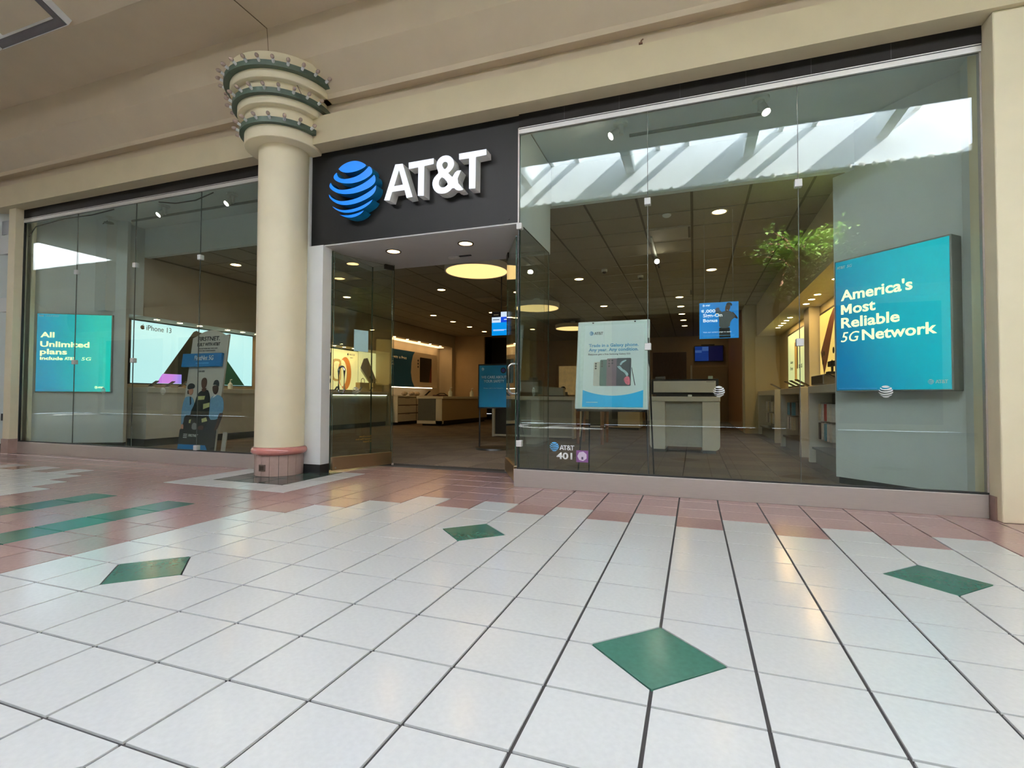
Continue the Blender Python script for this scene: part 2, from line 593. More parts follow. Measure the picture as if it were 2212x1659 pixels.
# roof slab above so that daylight only enters through the skylights
cm.box(XA, XB, -6.35, 10.2, 18.2, 18.5)
cm.box(XA, XB, -30, -13.45, 18.2, 18.5)
for a, b in gaps():
    cm.box(a+0.15, b-0.15, -13.45, -6.35, 18.2, 18.5)
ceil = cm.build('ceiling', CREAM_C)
struct(ceil, 'cream stepped concourse ceiling sloping up above the shopfront', 'ceiling')
well = MB()
for s_ in (SKY1, SKY2, SKY3):
    x0, x1, y0, y1 = s_
    well.box(x0, x1, y0-0.2, y0, 18.0, SKYTOP)
    well.box(x0, x1, y1, y1+0.2, 18.0, 18.25)
    well.box(x0-0.2, x0, y0-0.2, y1+0.2, 18.0, 18.3)
    well.box(x1, x1+0.2, y0-0.2, y1+0.2, 18.0, 18.3)
    well.box(x0, 9.5 if s_ is SKY1 else x1, y0+2.5, y1+0.2, 21.0, 21.3)  # added lid, unseen: keeps most direct sun off the floor
    well.box(x0, 9.5 if s_ is SKY1 else x1, y1, y1+0.2, 18.2, 21.1)  # added fascia under the lid, blocks low sun except towards the tree
o = well.build('skylight_well_sun_lid', mat('skylight_white', (236, 238, 236), 0.6, vary=0.02, scale=3), ceil)
bmsh = MB().box(-0.32, 0.32, SKY1[2], SKY1[3], 19.6, 21.2).mesh('skylight_beam', MATS['skylight_white'])
for x in (-20, -12, -4, 4, 11.8):
    o = bpy.data.objects.new('skylight_beam', bmsh); COL.objects.link(o); o.parent = ceil; o.location.x = x*S
mul = MB().box(-0.16, 0.16, SKY1[2], SKY1[2]+3.8, 21.0, 21.3).mesh('skylight_mullion', MATS['skylight_white'])
for x in (-18, -16, -10, -8, -2, 0, 6, 8, 13.6):
    o = bpy.data.objects.new('skylight_mullion', mul); COL.objects.link(o); o.parent = ceil; o.location.x = x*S
# string of lamps along the far edge of the skylight
BULB = mat('clear_bulb', (226, 220, 206), 0.12, vary=0.03, spec=0.7)
bb = MB(); bb.ball((0, 0, 0), 0.19, 10, 7, (1, 1.3, 1)); bme = bb.mesh('edge_bulb', BULB, True)
for k in range(52):
    o = bpy.data.objects.new('edge_bulb', bme); COL.objects.link(o); o.parent = ceil
    o.location = Vector((-21.5+k*0.73, -13.05, 17.9))*S
# metal square frames fixed to the sloping ceiling
FR_D = mat('frame_dark_face', (78, 74, 76), 0.5, vary=0.06)
FR_W = mat('frame_white_side', (236, 238, 240), 0.4, vary=0.02)
slope = math.atan2(18.0-16.05, 5.59-1.25)
for k in range(2):
    fr = thing('ceiling_frame', ['square dark metal frame with white edges on the sloping ceiling, nearer the column', 'square dark metal frame with white edges on the sloping ceiling, cut by the picture edge'][k], 'ceiling frame', (-20.28-3.95*k, 5.46, 16.05+0.13*0.45-0.01), group='square frames on the sloping ceiling')
    fr.rotation_euler = (-slope, 0, 0)
    for nm, m_, z0, z1 in (('frame_side', FR_W, -0.26, 0.0), ('frame_face', FR_D, -0.28, -0.261)):
        f = MB()
        e = 0.0 if nm == 'frame_side' else 0.03
        for (a, b, c, d) in ((-3.8+e, -e, -0.3, -e), (-3.8+e, -e, -3.8+e, -3.5), (-0.3, -e, -3.5, -0.3), (-3.8+e, -3.5, -3.5, -0.3)):
            f.box(a, b, c, d, z0, z1)
        f.build(nm, m_, fr)
# seam in the ceiling board above the column
sm = MB()
sm.add([(-14.0, 8.13, 14.7), (-13.97, 8.13, 14.7), (-13.97, 7.985, 16.03), (-14.0, 7.985, 16.03)], [(0, 1, 2, 3)]); sm.box(-14.0, -13.97, 5.6, 7.99, 16.03, 16.045)
sm.build('board_seam', mat('seam_line', (120, 104, 82), 0.8), ceil)
# beam above the shopfronts
beam = MB()
beam.add([(XA, 8.85, 12.0), (XB, 8.85, 12.0), (XB, 8.85, 13.01), (XA, 8.85, 13.01), (XA, 10.0, 12.0), (XB, 10.0, 12.0), (XB, 10.0, 13.01), (XA, 10.0, 13.01)],
         [(0, 1, 2, 3), (0, 4, 5, 1), (3, 2, 6, 7), (5, 4, 7, 6)])
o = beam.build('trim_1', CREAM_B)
struct(o, 'long cream beam running above the shop windows', 'beam')
ant = MB(); ant.box(-1.05, -0.95, 8.82, 8.86, 13.0, 13.05); ant.tube([(-1.0, 8.84, 13.03), (-0.98, 8.82, 13.09), (-0.93, 8.83, 13.13)], 0.018, 6)
ant.build('loose_wire', mat('rusty_wire', (92, 58, 40), 0.7), o)
# opposite side of the concourse and end walls (seen mirrored in the glass)
opp = MB()
opp.box(XA, XB, -30.2, -29.5, 0, 18.5)
opp.box(XA, XB, -29.5, -28.8, 12.0, 13.1)
for x in range(-90, 70, 16):
    opp.box(x, x+1.4, -29.5, -28.9, 0, 12.0)
o = opp.build('wall_opposite', CREAM); struct(o, 'cream wall with piers on the far side of the concourse', 'wall')
for n_, x in enumerate(range(-88, 62, 16)):
    g = MB().box(x+0.2, x+12.8, -29.48, -29.4, 0.6, 11.5).build('shop_opening', mat('far_shop_dark', (70, 66, 60), 0.3, vary=0.2, scale=1.2), o)
o = MB().box(XA-0.5, XA, -30, 9.6, 0, 24).build('wall_end_left', CREAM); struct(o, 'cream end wall far down the concourse on the left', 'wall')
o = MB().box(XB, XB+0.5, -30, 9.6, 0, 24).build('wall_end_right', CREAM); struct(o, 'cream end wall far down the concourse on the right', 'wall')
# wall above the beam, closing the roof void
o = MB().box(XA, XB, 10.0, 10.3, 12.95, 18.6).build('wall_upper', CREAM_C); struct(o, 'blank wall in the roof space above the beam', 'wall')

# ------------------------------------------------------------------ piers beside the shop
pr = MB(); pr.bbox(7.07, 17.0, 8.98, 10.2, 0.0, 12.0, 0.03)
pier = pr.build('wall_pier_right', CREAM); struct(pier, 'cream painted pier right of the shop window', 'wall')
MB().box(7.035, 7.068, 9.18, 9.49, 0.0, 0.56).build('metal_base', mat('mauve_metal', (150, 126, 118), 0.4, metal=0.6, vary=0.05), pier)
MB().box(7.02, 7.066, 9.5, 9.62, 0.56, 11.5).build('edge_channel', STEEL, pier)
pl = MB(); pl.bbox(-31.36, -30.82, 9.12, 10.0, 0.0, 12.0, 0.02)
pier2 = pl.build('wall_pier_left', CREAM); struct(pier2, 'slim cream pier left of the shop window', 'wall')
MB().box(-31.38, -30.8, 9.08, 9.5, 0.0, 0.7).build('tiled_base', TORT, pier2)
nb = MB(); nb.box(XA, -31.36, 9.7, 10.0, 0, 12.0)
o = nb.build('wall_neighbour', mat('neighbour_brown', (98, 76, 62), 0.7)); struct(o, 'dark front of the neighbouring shop at the left edge', 'wall')
MB().box(-60, -31.36, 9.4, 9.7, 10.9, 11.6).build('header_strip', BLACK, o)
MB().box(-60, -31.36, 9.35, 9.7, 9.9, 10.85).build('white_band', WHITE, o)
MB().box(-60, -31.36, 9.4, 9.7, 7.0, 7.7).build('white_band', WHITE, o)
sl = MB().box(-60, -31.36, 9.62, 9.7, 7.7, 9.9).build('shutter', mat('mauve_shutter', (150, 132, 128), 0.5), o)
MB().box(-33, -31.37, 9.5, 9.69, 1.55, 1.9).build('latch', BLACK, o)

o = MB().box(17.0, XB, 9.7, 10.0, 0, 12.0).build('wall_neighbour_right', CREAM); struct(o, 'closed shopfront wall farther right along the concourse', 'wall')

# ------------------------------------------------------------------ column
CX, CY = -13.98, 8.9
col = thing('column', 'round cream column with flared capital ringed in green and small bulbs', 'column', (CX, CY, 0))
MB().lathe([(0.845, 1.02), (0.845, 6), (0.87, 11.95)], seg=64).build('shaft', CREAM, col, smooth=True)
cap = MB()
cap.lathe([(0.86, 11.9), (1.32, 11.9), (1.34, 11.92), (1.34, 12.94), (1.56, 12.94), (1.58, 12.96), (1.58, 13.69), (1.81, 13.69), (1.83, 13.71), (1.83, 14.12), (1.9, 14.14), (1.9, 14.42), (1.86, 14.54), (0.5, 14.54)], seg=96)
cap.build('capital', CREAM, col, smooth=True)
bulb_me = None
for (ri, ro, z0, z1, n0) in ((1.335, 1.5, 12.31, 12.5, 20), (1.575, 1.75, 13.19, 13.38, 24), (1.825, 2.03, 13.96, 14.14, 28)):
    rg = MB().lathe([(ri, z0), (ro, z0), (ro, z1), (ri, z1)], seg=96)
    ring = rg.build('green_ring', GREEN_P, col, smooth=True)
    for k in range(n0):
        a = math.pi*2*k/n0+0.13
        if math.sin(a) > 0.0: continue
        if bulb_me is None:
            q = MB(); q.tube([(-0.04, 0, -0.01), (0.1, 0, 0.04)], 0.05, 10, 0); 
            q.ball((0.17, 0, 0.075), 0.065, 10, 7, (1.4, 1, 1), 1)
            bulb_me = q.mesh('bulb', [WHITE, mat('smoky_bulb', (170, 150, 138), 0.1, vary=0.05, spec=0.7)], True)
        b = bpy.data.objects.new('bulb', bulb_me); COL.objects.link(b); b.parent = ring
        b.location = Vector((ro*math.cos(a), ro*math.sin(a), (z0+z1)/2+0.03))*S
        b.rotation_euler = (0, 0, a)
wr = MB(); wr.tube([(1.45, -1.15, 14.3), (1.5, -1.02, 14.1), (1.38, -0.9, 13.7), (1.5, -0.82, 13.4)], 0.012, 6)
wr.build('bulb_wire', mat('brown_wire', (110, 84, 66), 0.6), col)
tor = [(0.80, 1.04)]+[(0.845+0.115*math.cos(t), 0.88+0.14*math.sin(t)) for t in [math.radians(d) for d in range(100, -101, -20)]]+[(0.8, 0.72)]
MB().lathe([(0.72, 1.06), (0.81, 1.05), (0.82, 1.0)]+tor[1:], seg=64).build('base_moulding', PINKG, col, smooth=True)
MB().lathe([(0.79, 0.0), (0.79, 0.75)], seg=48).build('base_core', GROUT, col)
nt_ = 17
tm = MB(); a_ = math.pi/nt_*0.955
arc = [(-a_+2*a_*i/6) for i in range(7)]
tvs = [(0.83*math.cos(t), 0.83*math.sin(t)) for t in arc]+[(0.78*math.cos(t), 0.78*math.sin(t)) for t in reversed(arc)]
tm.zprism(tvs, 0.005, 0.74)
tme = tm.mesh('base_tile', TORT, True)
for k in range(nt_):
    o = bpy.data.objects.new('base_tile', tme); COL.objects.link(o); o.parent = col
    o.rotation_euler = (0, 0, 2*math.pi*k/nt_+0.1)
pa = math.radians(-87)
op = MB(); op.bbox(-0.13, 0.13, -0.03, 0.02, 0.19, 0.42, 0.008)
outlet = op.build('outlet_plate', mat('bronze_plate', (112, 98, 88), 0.35, metal=0.7, vary=0.05), col)
outlet.location = Vector((0.83*math.cos(pa), 0.83*math.sin(pa), 0))*S; outlet.rotation_euler = (0, 0, pa+math.pi/2)
MB().box(-0.09, 0.09, -0.036, -0.03, 0.23, 0.38).build('outlet_flap', mat('bronze_dark', (84, 74, 66), 0.3, metal=0.7), outlet)

A_OUT = [(-9.737, 9.679), (-9.298, 10.876), (-9.006, 10.859), (-8.598, 9.652), (-8.837, 9.647), (-8.917, 9.929), (-9.412, 9.931), (-9.514, 9.642)]
A_IN = [(-9.149, 10.653), (-8.987, 10.129), (-9.335, 10.122)]
T1 = [(-8.77, 10.86), (-7.802, 10.86), (-7.8, 10.667), (-8.159, 10.65), (-8.168, 9.632), (-8.399, 9.662), (-8.39, 10.64), (-8.761, 10.632)]
T2 = [(-6.865, 10.866), (-5.89, 10.865), (-5.88, 10.675), (-6.258, 10.661), (-6.269, 9.634), (-6.496, 9.647), (-6.5, 10.652), (-6.86, 10.664)]
AMP_OUTER = [(-7.61, 10.337), (-7.707, 10.564), (-7.673, 10.754), (-7.517, 10.881), (-7.303, 10.891), (-7.128, 10.794), (-7.04, 10.622), (-7.049, 10.483), (-7.144, 10.357), (-7.259, 10.277), (-7.103, 10.124), (-6.971, 10.314), (-6.79, 10.305), (-6.948, 9.961), (-6.7, 9.666), (-6.718, 9.634), (-6.917, 9.635), (-7.072, 9.777), (-7.215, 9.648), (-7.408, 9.604), (-7.642, 9.643), (-7.802, 9.798), (-7.857, 10.0), (-7.805, 10.17), (-7.688, 10.277)]
AMP_IN1 = [(-7.396, 10.412), (-7.485, 10.549), (-7.476, 10.636), (-7.389, 10.684), (-7.291, 10.643), (-7.271, 10.552), (-7.3, 10.477)]
AMP_IN2 = [(-7.462, 10.192), (-7.579, 10.103), (-7.616, 9.984), (-7.576, 9.872), (-7.469, 9.814), (-7.342, 9.832), (-7.246, 9.924)]
GLOBE = [[(-11.662, 11.056), (-11.544, 11.153), (-11.327, 11.235), (-11.076, 11.264), (-10.861, 11.235), (-10.646, 11.146), (-10.478, 11.03), (-10.504, 10.981), (-10.643, 10.92), (-10.856, 10.868), (-11.105, 10.852), (-11.358, 10.876), (-11.56, 10.956)], [(-11.742, 10.937), (-11.694, 10.784), (-11.573, 10.691), (-11.355, 10.645), (-11.066, 10.649), (-10.799, 10.702), (-10.572, 10.805), (-10.432, 10.904), (-10.373, 10.977), (-10.276, 10.91), (-10.213, 10.781), (-10.237, 10.68), (-10.358, 10.594), (-10.585, 10.506), (-10.849, 10.46), (-11.134, 10.455), (-11.424, 10.503), (-11.663, 10.581), (-11.82, 10.68), (-11.887, 10.781), (-11.833, 10.881)], [(-12.004, 10.606), (-11.927, 10.472), (-11.75, 10.341), (-11.53, 10.273), (-11.239, 10.257), (-10.917, 10.288), (-10.635, 10.363), (-10.374, 10.476), (-10.218, 10.573), (-10.141, 10.63), (-10.088, 10.54), (-10.078, 10.405), (-10.145, 10.296), (-10.352, 10.189), (-10.667, 10.113), (-11.021, 10.076), (-11.382, 10.101), (-11.675, 10.177), (-11.897, 10.291), (-12.038, 10.418), (-12.059, 10.513)], [(-12.071, 10.183), (-11.929, 10.027), (-11.725, 9.917), (-11.505, 9.858), (-11.197, 9.85), (-10.876, 9.884), (-10.577, 9.965), (-10.298, 10.078), (-10.143, 10.176), (-10.059, 10.246), (-10.057, 10.106), (-10.14, 9.968), (-10.313, 9.856), (-10.609, 9.76), (-10.944, 9.697), (-11.267, 9.691), (-11.558, 9.743), (-11.797, 9.849), (-11.984, 9.996), (-12.061, 10.098)], [(-11.915, 9.726), (-11.757, 9.63), (-11.518, 9.54), (-11.264, 9.51), (-10.941, 9.524), (-10.659, 9.579), (-10.414, 9.668), (-10.19, 9.759), (-10.275, 9.643), (-10.447, 9.546), (-10.658, 9.466), (-10.904, 9.421), (-11.172, 9.401), (-11.462, 9.45), (-11.701, 9.555), (-11.849, 9.657)], [(-11.588, 9.388), (-11.423, 9.339), (-11.189, 9.319), (-10.974, 9.324), (-10.743, 9.364), (-10.55, 9.417), (-10.655, 9.317), (-10.83, 9.247), (-11.026, 9.218), (-11.187, 9.229), (-11.387, 9.289), (-11.514, 9.342)]]

# ------------------------------------------------------------------ shopfront: header, sign band, kick plates, glass
hd = MB(); hd.box(-30.82, -15.6, 9.45, 9.9, 11.55, 12.0); hd.box(-4.9, 7.06, 9.45, 9.9, 11.55, 12.0)
o = hd.build('trim_2', HEADER); struct(o, 'dark header strip under the beam above the glass', 'header')
for x in (-3.4, -1.7, 0.05, 1.8, 3.4, 5.2):
    MB().box(x, x+0.012, 9.443, 9.451, 11.57, 11.98).build('header_joint', GASKET, o)
sb = MB(); sb.box(-13.2, -4.91, 9.5, 9.62, 8.5, 11.99)
o = sb.build('sign_board', mat('charcoal_panel', (24, 24, 23), 0.42, spec=0.16, vary=0.05, scale=3))
tag(o, 'charcoal fascia panel over the entrance carrying the lit sign', 'sign panel', kind='structure')
MB().box(-4.93, -4.885, 9.46, 9.5, 8.4, 11.55).build('edge_trim', STEEL, o)
MB().ball((-5.25, 9.5, 8.62), 0.022, 8, 6).build('screw', BLACK, o)
# box behind the sign board: soffit over the entrance and its right hand side
SOFF = mat('soffit_grey_white', (198, 196, 194), 0.6, vary=0.02, scale=3)
bx_ = MB(); bx_.box(-13.2, -4.93, 9.63, 13.29, 8.45, 11.98); bx_.box(-13.2, -12.58, 9.5, 9.62, 8.485, 8.495); bx_.box(-12.57, -4.93, 9.5, 9.62, 8.45, 8.495)
soff = bx_.build('ceiling_entrance', SOFF); struct(soff, 'pale soffit box over the recessed shop entrance', 'soffit')
DLE = mat('warm_lamp_lens', (255, 214, 150), 0.5, vary=0.0, emit=LAMP, ergb=(255, 206, 136))
RIM = mat('bronze_rim', (70, 56, 40), 0.4, vary=0.05)
RIMW = mat('white_rim', (205, 196, 178), 0.5, vary=0.02)
def downlight_proto(rim, r=0.27):
    d = thing('downlight', 'x', 'ceiling light')
    MB().lathe([(r-0.035, 0.0), (r-0.03, -0.02), (r+0.025, -0.025), (r+0.03, 0.0)], seg=28).build('trim_ring', rim, d, smooth=True)
    MB().lathe([(0.001, -0.006), (r-0.03, -0.006)], seg=28).build('lens', DLE, d)
    return d
dl0 = downlight_proto(RIM, 0.27)
tag(dl0, 'round downlight in the entrance soffit, left one of the two', 'ceiling light', 'downlights in the entrance soffit')
dl0.location = Vector((-10.5, 10.9, 8.45))*S
dl1 = copy_tree(dl0); dl1['label'] = 'round downlight in the entrance soffit, right one of the two'
dl1.location = Vector((-7.43, 10.88, 8.45))*S
# white pilaster beside the entrance
pp = MB(); pp.box(-15.0, -12.58, 9.42, 9.9, 0.32, 8.48); pp.box(-15.0, -13.21, 9.42, 9.9, 8.48, 12.0)
o = pp.build('wall_pilaster', WHITE); struct(o, 'white pilaster between column and shop entrance', 'wall')
MB().box(-15.0, -12.57, 9.4, 9.9, 0.0, 0.32).build('black_base', BLACK, o)

# ---- glass windows
def clip_mesh():
    return MB().bbox(-0.09, 0.09, -0.06, 0.12, -0.1, 0.1, 0.012).mesh('glass_clip', mat('clip_white_metal', (222, 222, 220), 0.35, vary=0.02))
CLIP = clip_mesh()
def add_clip(parent, x, z, y=9.5):
    o = bpy.data.objects.new('glass_clip', CLIP); COL.objects.link(o); o.parent = parent
    o.location = Vector((x, y, z))*S
def pane(parent, x0, x1, z0, z1, y=9.5, g=None):
    mb = MB(); mb.box(x0, x1, y, y+0.04, z0, z1)
    o = mb.build('pane', [g or GLASS, GEDGE], parent)
    for p in o.data.polygons:
        if abs(p.normal.y) < 0.5: p.material_index = 1
    return o
w1 = thing('window_1', 'large three-pane shop window right of the entrance', 'window', kind='structure')
for a, b in ((-4.88, -0.875), (-0.865, 3.075), (3.085, 7.03)):
    pane(w1, a, b, 0.6, 11.36)
for x in (-0.87, 3.08):
    MB().box(x-0.008, x+0.008, 9.505, 9.535, 0.6, 11.36).build('joint', mat('joint_seal', (92, 96, 92), 0.4), w1)
    add_clip(w1, x, 8.66); add_clip(w1, x, 4.35)
add_clip(w1, -4.88, 8.36); add_clip(w1, -4.86, 1.37)
MB().box(-4.9, 7.05, 9.44, 9.6, 11.36, 11.55).build('head_channel', ALU, w1)
MB().box(-4.9, 7.05, 9.43, 9.44, 11.5, 11.52).build('channel_groove', GASKET, w1)
MB().box(-4.9, 7.05, 9.46, 9.58, 0.56, 0.605).build('sill_gasket', GASKET, w1)
MB().bbox(-5.02, 7.03, 9.44, 9.75, 0.0, 0.56, 0.01).build('kick_plate', STEEL, w1)
MB().box(-4.92, -4.885, 9.46, 9.54, 0.56, 8.4).build('corner_post', GASKET, w1)
w2 = thing('window_2', 'large shop window left of the round column', 'window', kind='structure')
LX = [-30.8, -26.8, -22.84, -18.93, -15.1]
for a, b in zip(LX[:-1], LX[1:]):
    pane(w2, a+0.006, b-0.006, 0.6, 11.36)
for x in LX[1:-1]:
    MB().box(x-0.008, x+0.008, 9.505, 9.535, 0.6, 11.36).build('joint', MATS['joint_seal'], w2)
    add_clip(w2, x, 8.6)
    add_clip(w2, x, 4.38 if x < -20 else 0.7)
MB().box(-30.8, -15.0, 9.44, 9.6, 11.36, 11.55).build('head_channel', ALU, w2)
MB().box(-30.8, -15.0, 9.43, 9.44, 11.5, 11.52).build('channel_groove', GASKET, w2)
MB().box(-30.8, -15.0, 9.46, 9.58, 0.56, 0.605).build('sill_gasket', GASKET, w2)
MB().bbox(-30.81, -15.0, 9.44, 9.75, 0.0, 0.56, 0.01).build('kick_plate', STEEL, w2)
MB().box(-30.82, -30.78, 9.46, 9.56, 0.56, 11.5).build('edge_gasket', GASKET, w2)
cb = MB(); cb.tube([(-21.6, 9.62, 11.3), (-20.6, 9.62, 11.12), (-19.4, 9.62, 11.1), (-18.4, 9.62, 11.3)], 0.025, 6)
cb.build('hanging_cable', BLACK, w2)
cb = MB(); cb.tube([(-30.7, 9.62, 10.7), (-30.2, 9.62, 11.15), (-28, 9.62, 11.3), (-26, 9.62, 11.25), (-24.5, 9.62, 11.33)], 0.025, 6)
cb.build('hanging_cable', BLACK, w2)
# return pane at the entrance corner, and side lights beside the doors
w3 = thing('window_3', 'glass return pane between right window and entrance doors', 'window', kind='structure')
mb = MB(); mb.box(-4.9, -4.86, 9.56, 13.0, 0.05, 8.45)
o = mb.build('pane', [GLASSD, GEDGE], w3)
for p in o.data.polygons:
    if abs(p.normal.x) < 0.5: p.material_index = 1
MB().box(-4.94, -4.82, 9.5, 13.05, 0.0, 0.05).build('floor_channel', STEEL, w3)
w4 = thing('window_4', 'narrow glass side light left of the entrance doors', 'window', kind='structure')
pane(w4, -12.56, -11.5, 0.05, 8.4, 12.5, GLASSD)
mb = MB(); mb.box(-12.6, -12.56, 9.95, 12.5, 0.05, 8.4)
o = mb.build('pane', [GLASSD, GEDGE], w4)
for p in o.data.polygons:
    if abs(p.normal.x) < 0.5: p.material_index = 1
w5 = thing('window_5', 'narrow glass side light right of the entrance doors', 'window', kind='structure')
pane(w5, -6.3, -4.92, 0.05, 8.4, 12.5, GLASSD)

# ---- doors (open, hinged at the side lights)
def door(name, label, hx, hy, fx, fy, side):
    L = math.hypot(fx-hx, fy-hy)
    d = thing(name, label, 'door', (hx, hy, 0), math.atan2(fy-hy, fx-hx), kind='structure')
    mb = MB(); mb.box(0.02, L, -0.02, 0.02, 0.1, 8.28)
    o = mb.build('pane', [GLASSD, GEDGE], d)
    for p in o.data.polygons:
        if abs(p.normal.y) < 0.5: p.material_index = 1
    MB().bbox(0.0, L+0.01, -0.07, 0.07, 0.06, 0.56, 0.015).build('bottom_rail', mat('bronze_steel', (176, 152, 120), 0.3, metal=1.0, vary=0.08, scale=10, stretch=(1, 1, 120)), d)
    MB().tube([(L-0.12, -0.075, 0.16), (L-0.12, 0.075, 0.16)], 0.03, 10).build('lock_cylinder', CHROME, d, smooth=True)
    MB().bbox(-0.02, 0.42, -0.05, 0.05, 8.12, 8.32, 0.01).build('patch_fitting', BLACK, d)
    MB().tube([(-0.08, 0.0, 0.0), (-0.08, 0.0, 0.08)], 0.05, 10).build('pivot', STEEL, d)
    # one closed pull loop passing through the glass, half on each side
    x = L-0.36
    pts = [(x, a, b) for a, b in rrect(-0.2, 0.2, 2.96, 3.98, 0.16, 6)]
    pts.append(pts[0])
    MB().tube(pts, 0.042, 10, cap=False).build('handle', CHROME, d, smooth=True)
    return d
d1 = door('door_1', 'open glass door leaf on the left of the entrance', -11.46, 12.36, -12.42, 9.86, 1)
d2 = door('door_2', 'open glass door leaf on the right of the entrance', -6.36, 12.4, -5.2, 10.12, -1)
NOTE = mat('pale_blue_notice', (176, 214, 216), 0.6, vary=0.02)
L1 = math.hypot(0.96, 2.5)
MB().box(L1-1.5, L1-0.86, 0.022, 0.032, 4.62, 5.46).build('paper_notice', NOTE, d1)
text(d1, 'Doors to Remain\nUnlocked When Store\nIs Occupied', 0.95, 1.0, -0.028, mat('orange_print', (168, 118, 30), 0.5), h=0.3, wd=0.7)
MB().box(0.9, 1.6, 0.022, 0.032, 3.35, 4.2).build('paper_notice', NOTE, d2)
MB().box(1.05, 1.55, 0.024, 0.03, 4.28, 4.52).build('hours_decal', mat('frosted_print', (176, 186, 180), 0.5), d2)
dc = thing('door_sensor', 'small silver door contact on the soffit above the entrance', 'sensor', (-8.6, 12.3, 8.45))
MB().bbox(-0.22, 0.22, -0.08, 0.08, -0.08, 0.0, 0.01).build('housing', ALU, dc)
MB().bbox(0.24, 0.75, -0.05, 0.05, -0.04, 0.0, 0.01).build('closer_arm', BLACK, dc)

# ---- globe and letters of the big lit sign
sg = thing('shop_sign', 'large lit sign with blue striped globe and white AT&T letters', 'sign', (0, 0, 0))
GLB_F = mat('sign_blue_face', (0, 84, 170), 0.3, vary=0.03, emit=0.5, ergb=(0, 126, 255))
GLB_S = mat('sign_blue_side', (10, 104, 150), 0.35, vary=0.05)
LET_F = mat('sign_white_face', (245, 246, 250), 0.4, vary=0.0, emit=0.4, ergb=(225, 236, 255))
LET_S = mat('sign_white_side', (232, 232, 228), 0.45, vary=0.02)
def smooth_loop(pts, n=2):
    """round off a traced outline (Chaikin), keeping very sharp tips"""
    for _ in range(n):
        q = []
        L = len(pts)
        for i in range(L):
            a, b, c = Vector(pts[i-1]), Vector(pts[i]), Vector(pts[(i+1) % L])
            if (b-a).length > 1e-6 and (c-b).length > 1e-6 and (b-a).normalized().dot((c-b).normalized()) < -0.1:
                q.append(tuple(b))
            else:
                q.append(tuple(b*0.75+a*0.25)); q.append(tuple(b*0.75+c*0.25))
        pts = q
    return pts
for st in GLOBE:
    MB().prism(smooth_loop(st), 9.08, 9.5, m=0, ms=1).build('globe_stripe', [GLB_F, GLB_S], sg)
for nm, out_, ins in (('letter_a', A_OUT, [A_IN]), ('letter_t', T1, []), ('ampersand', smooth_loop(AMP_OUTER, 1), [smooth_loop(AMP_IN1, 1), smooth_loop(AMP_IN2, 1)]), ('letter_t', T2, [])):
    MB().prism(out_, 9.1, 9.5, ins, m=0, ms=1).build(nm, [LET_F, LET_S], sg)
# normalised globe outline for the small copies of the emblem
gx = [p[0] for s_ in GLOBE for p in s_]; gz = [p[1] for s_ in GLOBE for p in s_]
GN = [[((p[0]-(min(gx)+max(gx))/2)/((max(gx)-min(gx))/2), (p[1]-(min(gz)+max(gz))/2)/((max(gz)-min(gz))/2)) for p in s_] for s_ in GLOBE]
def globe(parent, cx, cz, r, y, material, th=0.006, name='globe_emblem'):
    mb = MB()
    for s_ in GN:
        mb.prism([(cx+p[0]*r, cz+p[1]*r) for p in smooth_loop(s_, 1)], y, y+th)
    return mb.build(name, material, parent)
def att(parent, x, z, h, y, material, name='lettering', th=0.006):
    """the four letters, h high, lower left corner x,z"""
    x0, z0 = A_OUT[0][0], 9.58; k = h/(10.87-9.58)
    f = lambda q: [(x+(p[0]-x0)*k, z+(p[1]-z0)*k) for p in q]
    mb = MB()
    for out_, ins in ((A_OUT, [A_IN]), (T1, []), (AMP_OUTER, [AMP_IN1, AMP_IN2]), (T2, [])):
        mb.prism(f(out_), y, y+th, [f(i) for i in ins])
    return mb.build(name, material, parent)

# ---- decals on the glass
PRW = mat('white_vinyl', (236, 240, 238), 0.5, vary=0.02)
PRE = mat('lit_white_print', (240, 242, 244), 0.5, vary=0.0, emit=0.5)
PRB = mat('blue_vinyl', (98, 182, 240), 0.5, vary=0.02)
dcl = thing('window_decal', 'white lettering decal with blue globe low on the right window', 'decal', (0, 0, 0))
globe(dcl, -3.70, 1.31, 0.145, 9.485, PRB)
att(dcl, -3.53, 1.21, 0.155, 9.485, PRW)
text(dcl, '401', -3.63, 0.93, 9.485, PRW, h=0.21, wd=0.5, bold=0.03)
pd = thing('purple_decal', 'square purple sticker with pale badge low on the right window', 'decal', (-2.82, 9.485, 1.05))
MB().prism(rect(-0.185, 0.185, -0.185, 0.175), 0.0, 0.006).build('backing', mat('purple_vinyl', (110, 66, 120), 0.5, vary=0.08), pd)
MB().prism([((0.148 if i % 2 else 0.135)*math.cos(i*math.pi/7), (0.148 if i % 2 else 0.135)*math.sin(i*math.pi/7)) for i in range(14)], -0.004, 0.0).build('badge', mat('lilac_print', (206, 196, 214), 0.5), pd)
MB().prism(rect(-0.025, 0.035, -0.1, -0.02), -0.008, -0.004).build('badge_mark', mat('dark_violet', (60, 52, 84), 0.5), pd)
for n_, (x, lab) in enumerate(((1.06, 'white striped globe decal on the middle pane of the right window'), (5.0, 'white striped globe decal on the rightmost pane below the light box'), (-20.9, 'white striped globe decal on the left window nearest the column'), (-24.7, 'white striped globe decal on the left window beside the standee'))):
    g = thing('globe_decal', lab, 'decal', (x, 9.485, 3.03), group='globe decals on the shop glass')
    globe(g, 0, 0, 0.155 if n_ < 2 else 0.16, 0, PRW if n_ < 2 else mat('faint_vinyl', (176, 184, 172), 0.5))
g = thing('globe_decal', 'white striped globe decal on the glass return pane by the doors', 'decal', (-4.915, 11.2, 3.03), -math.pi/2, group='globe decals on the shop glass')
globe(g, 0, 0, 0.16, 0, PRW)
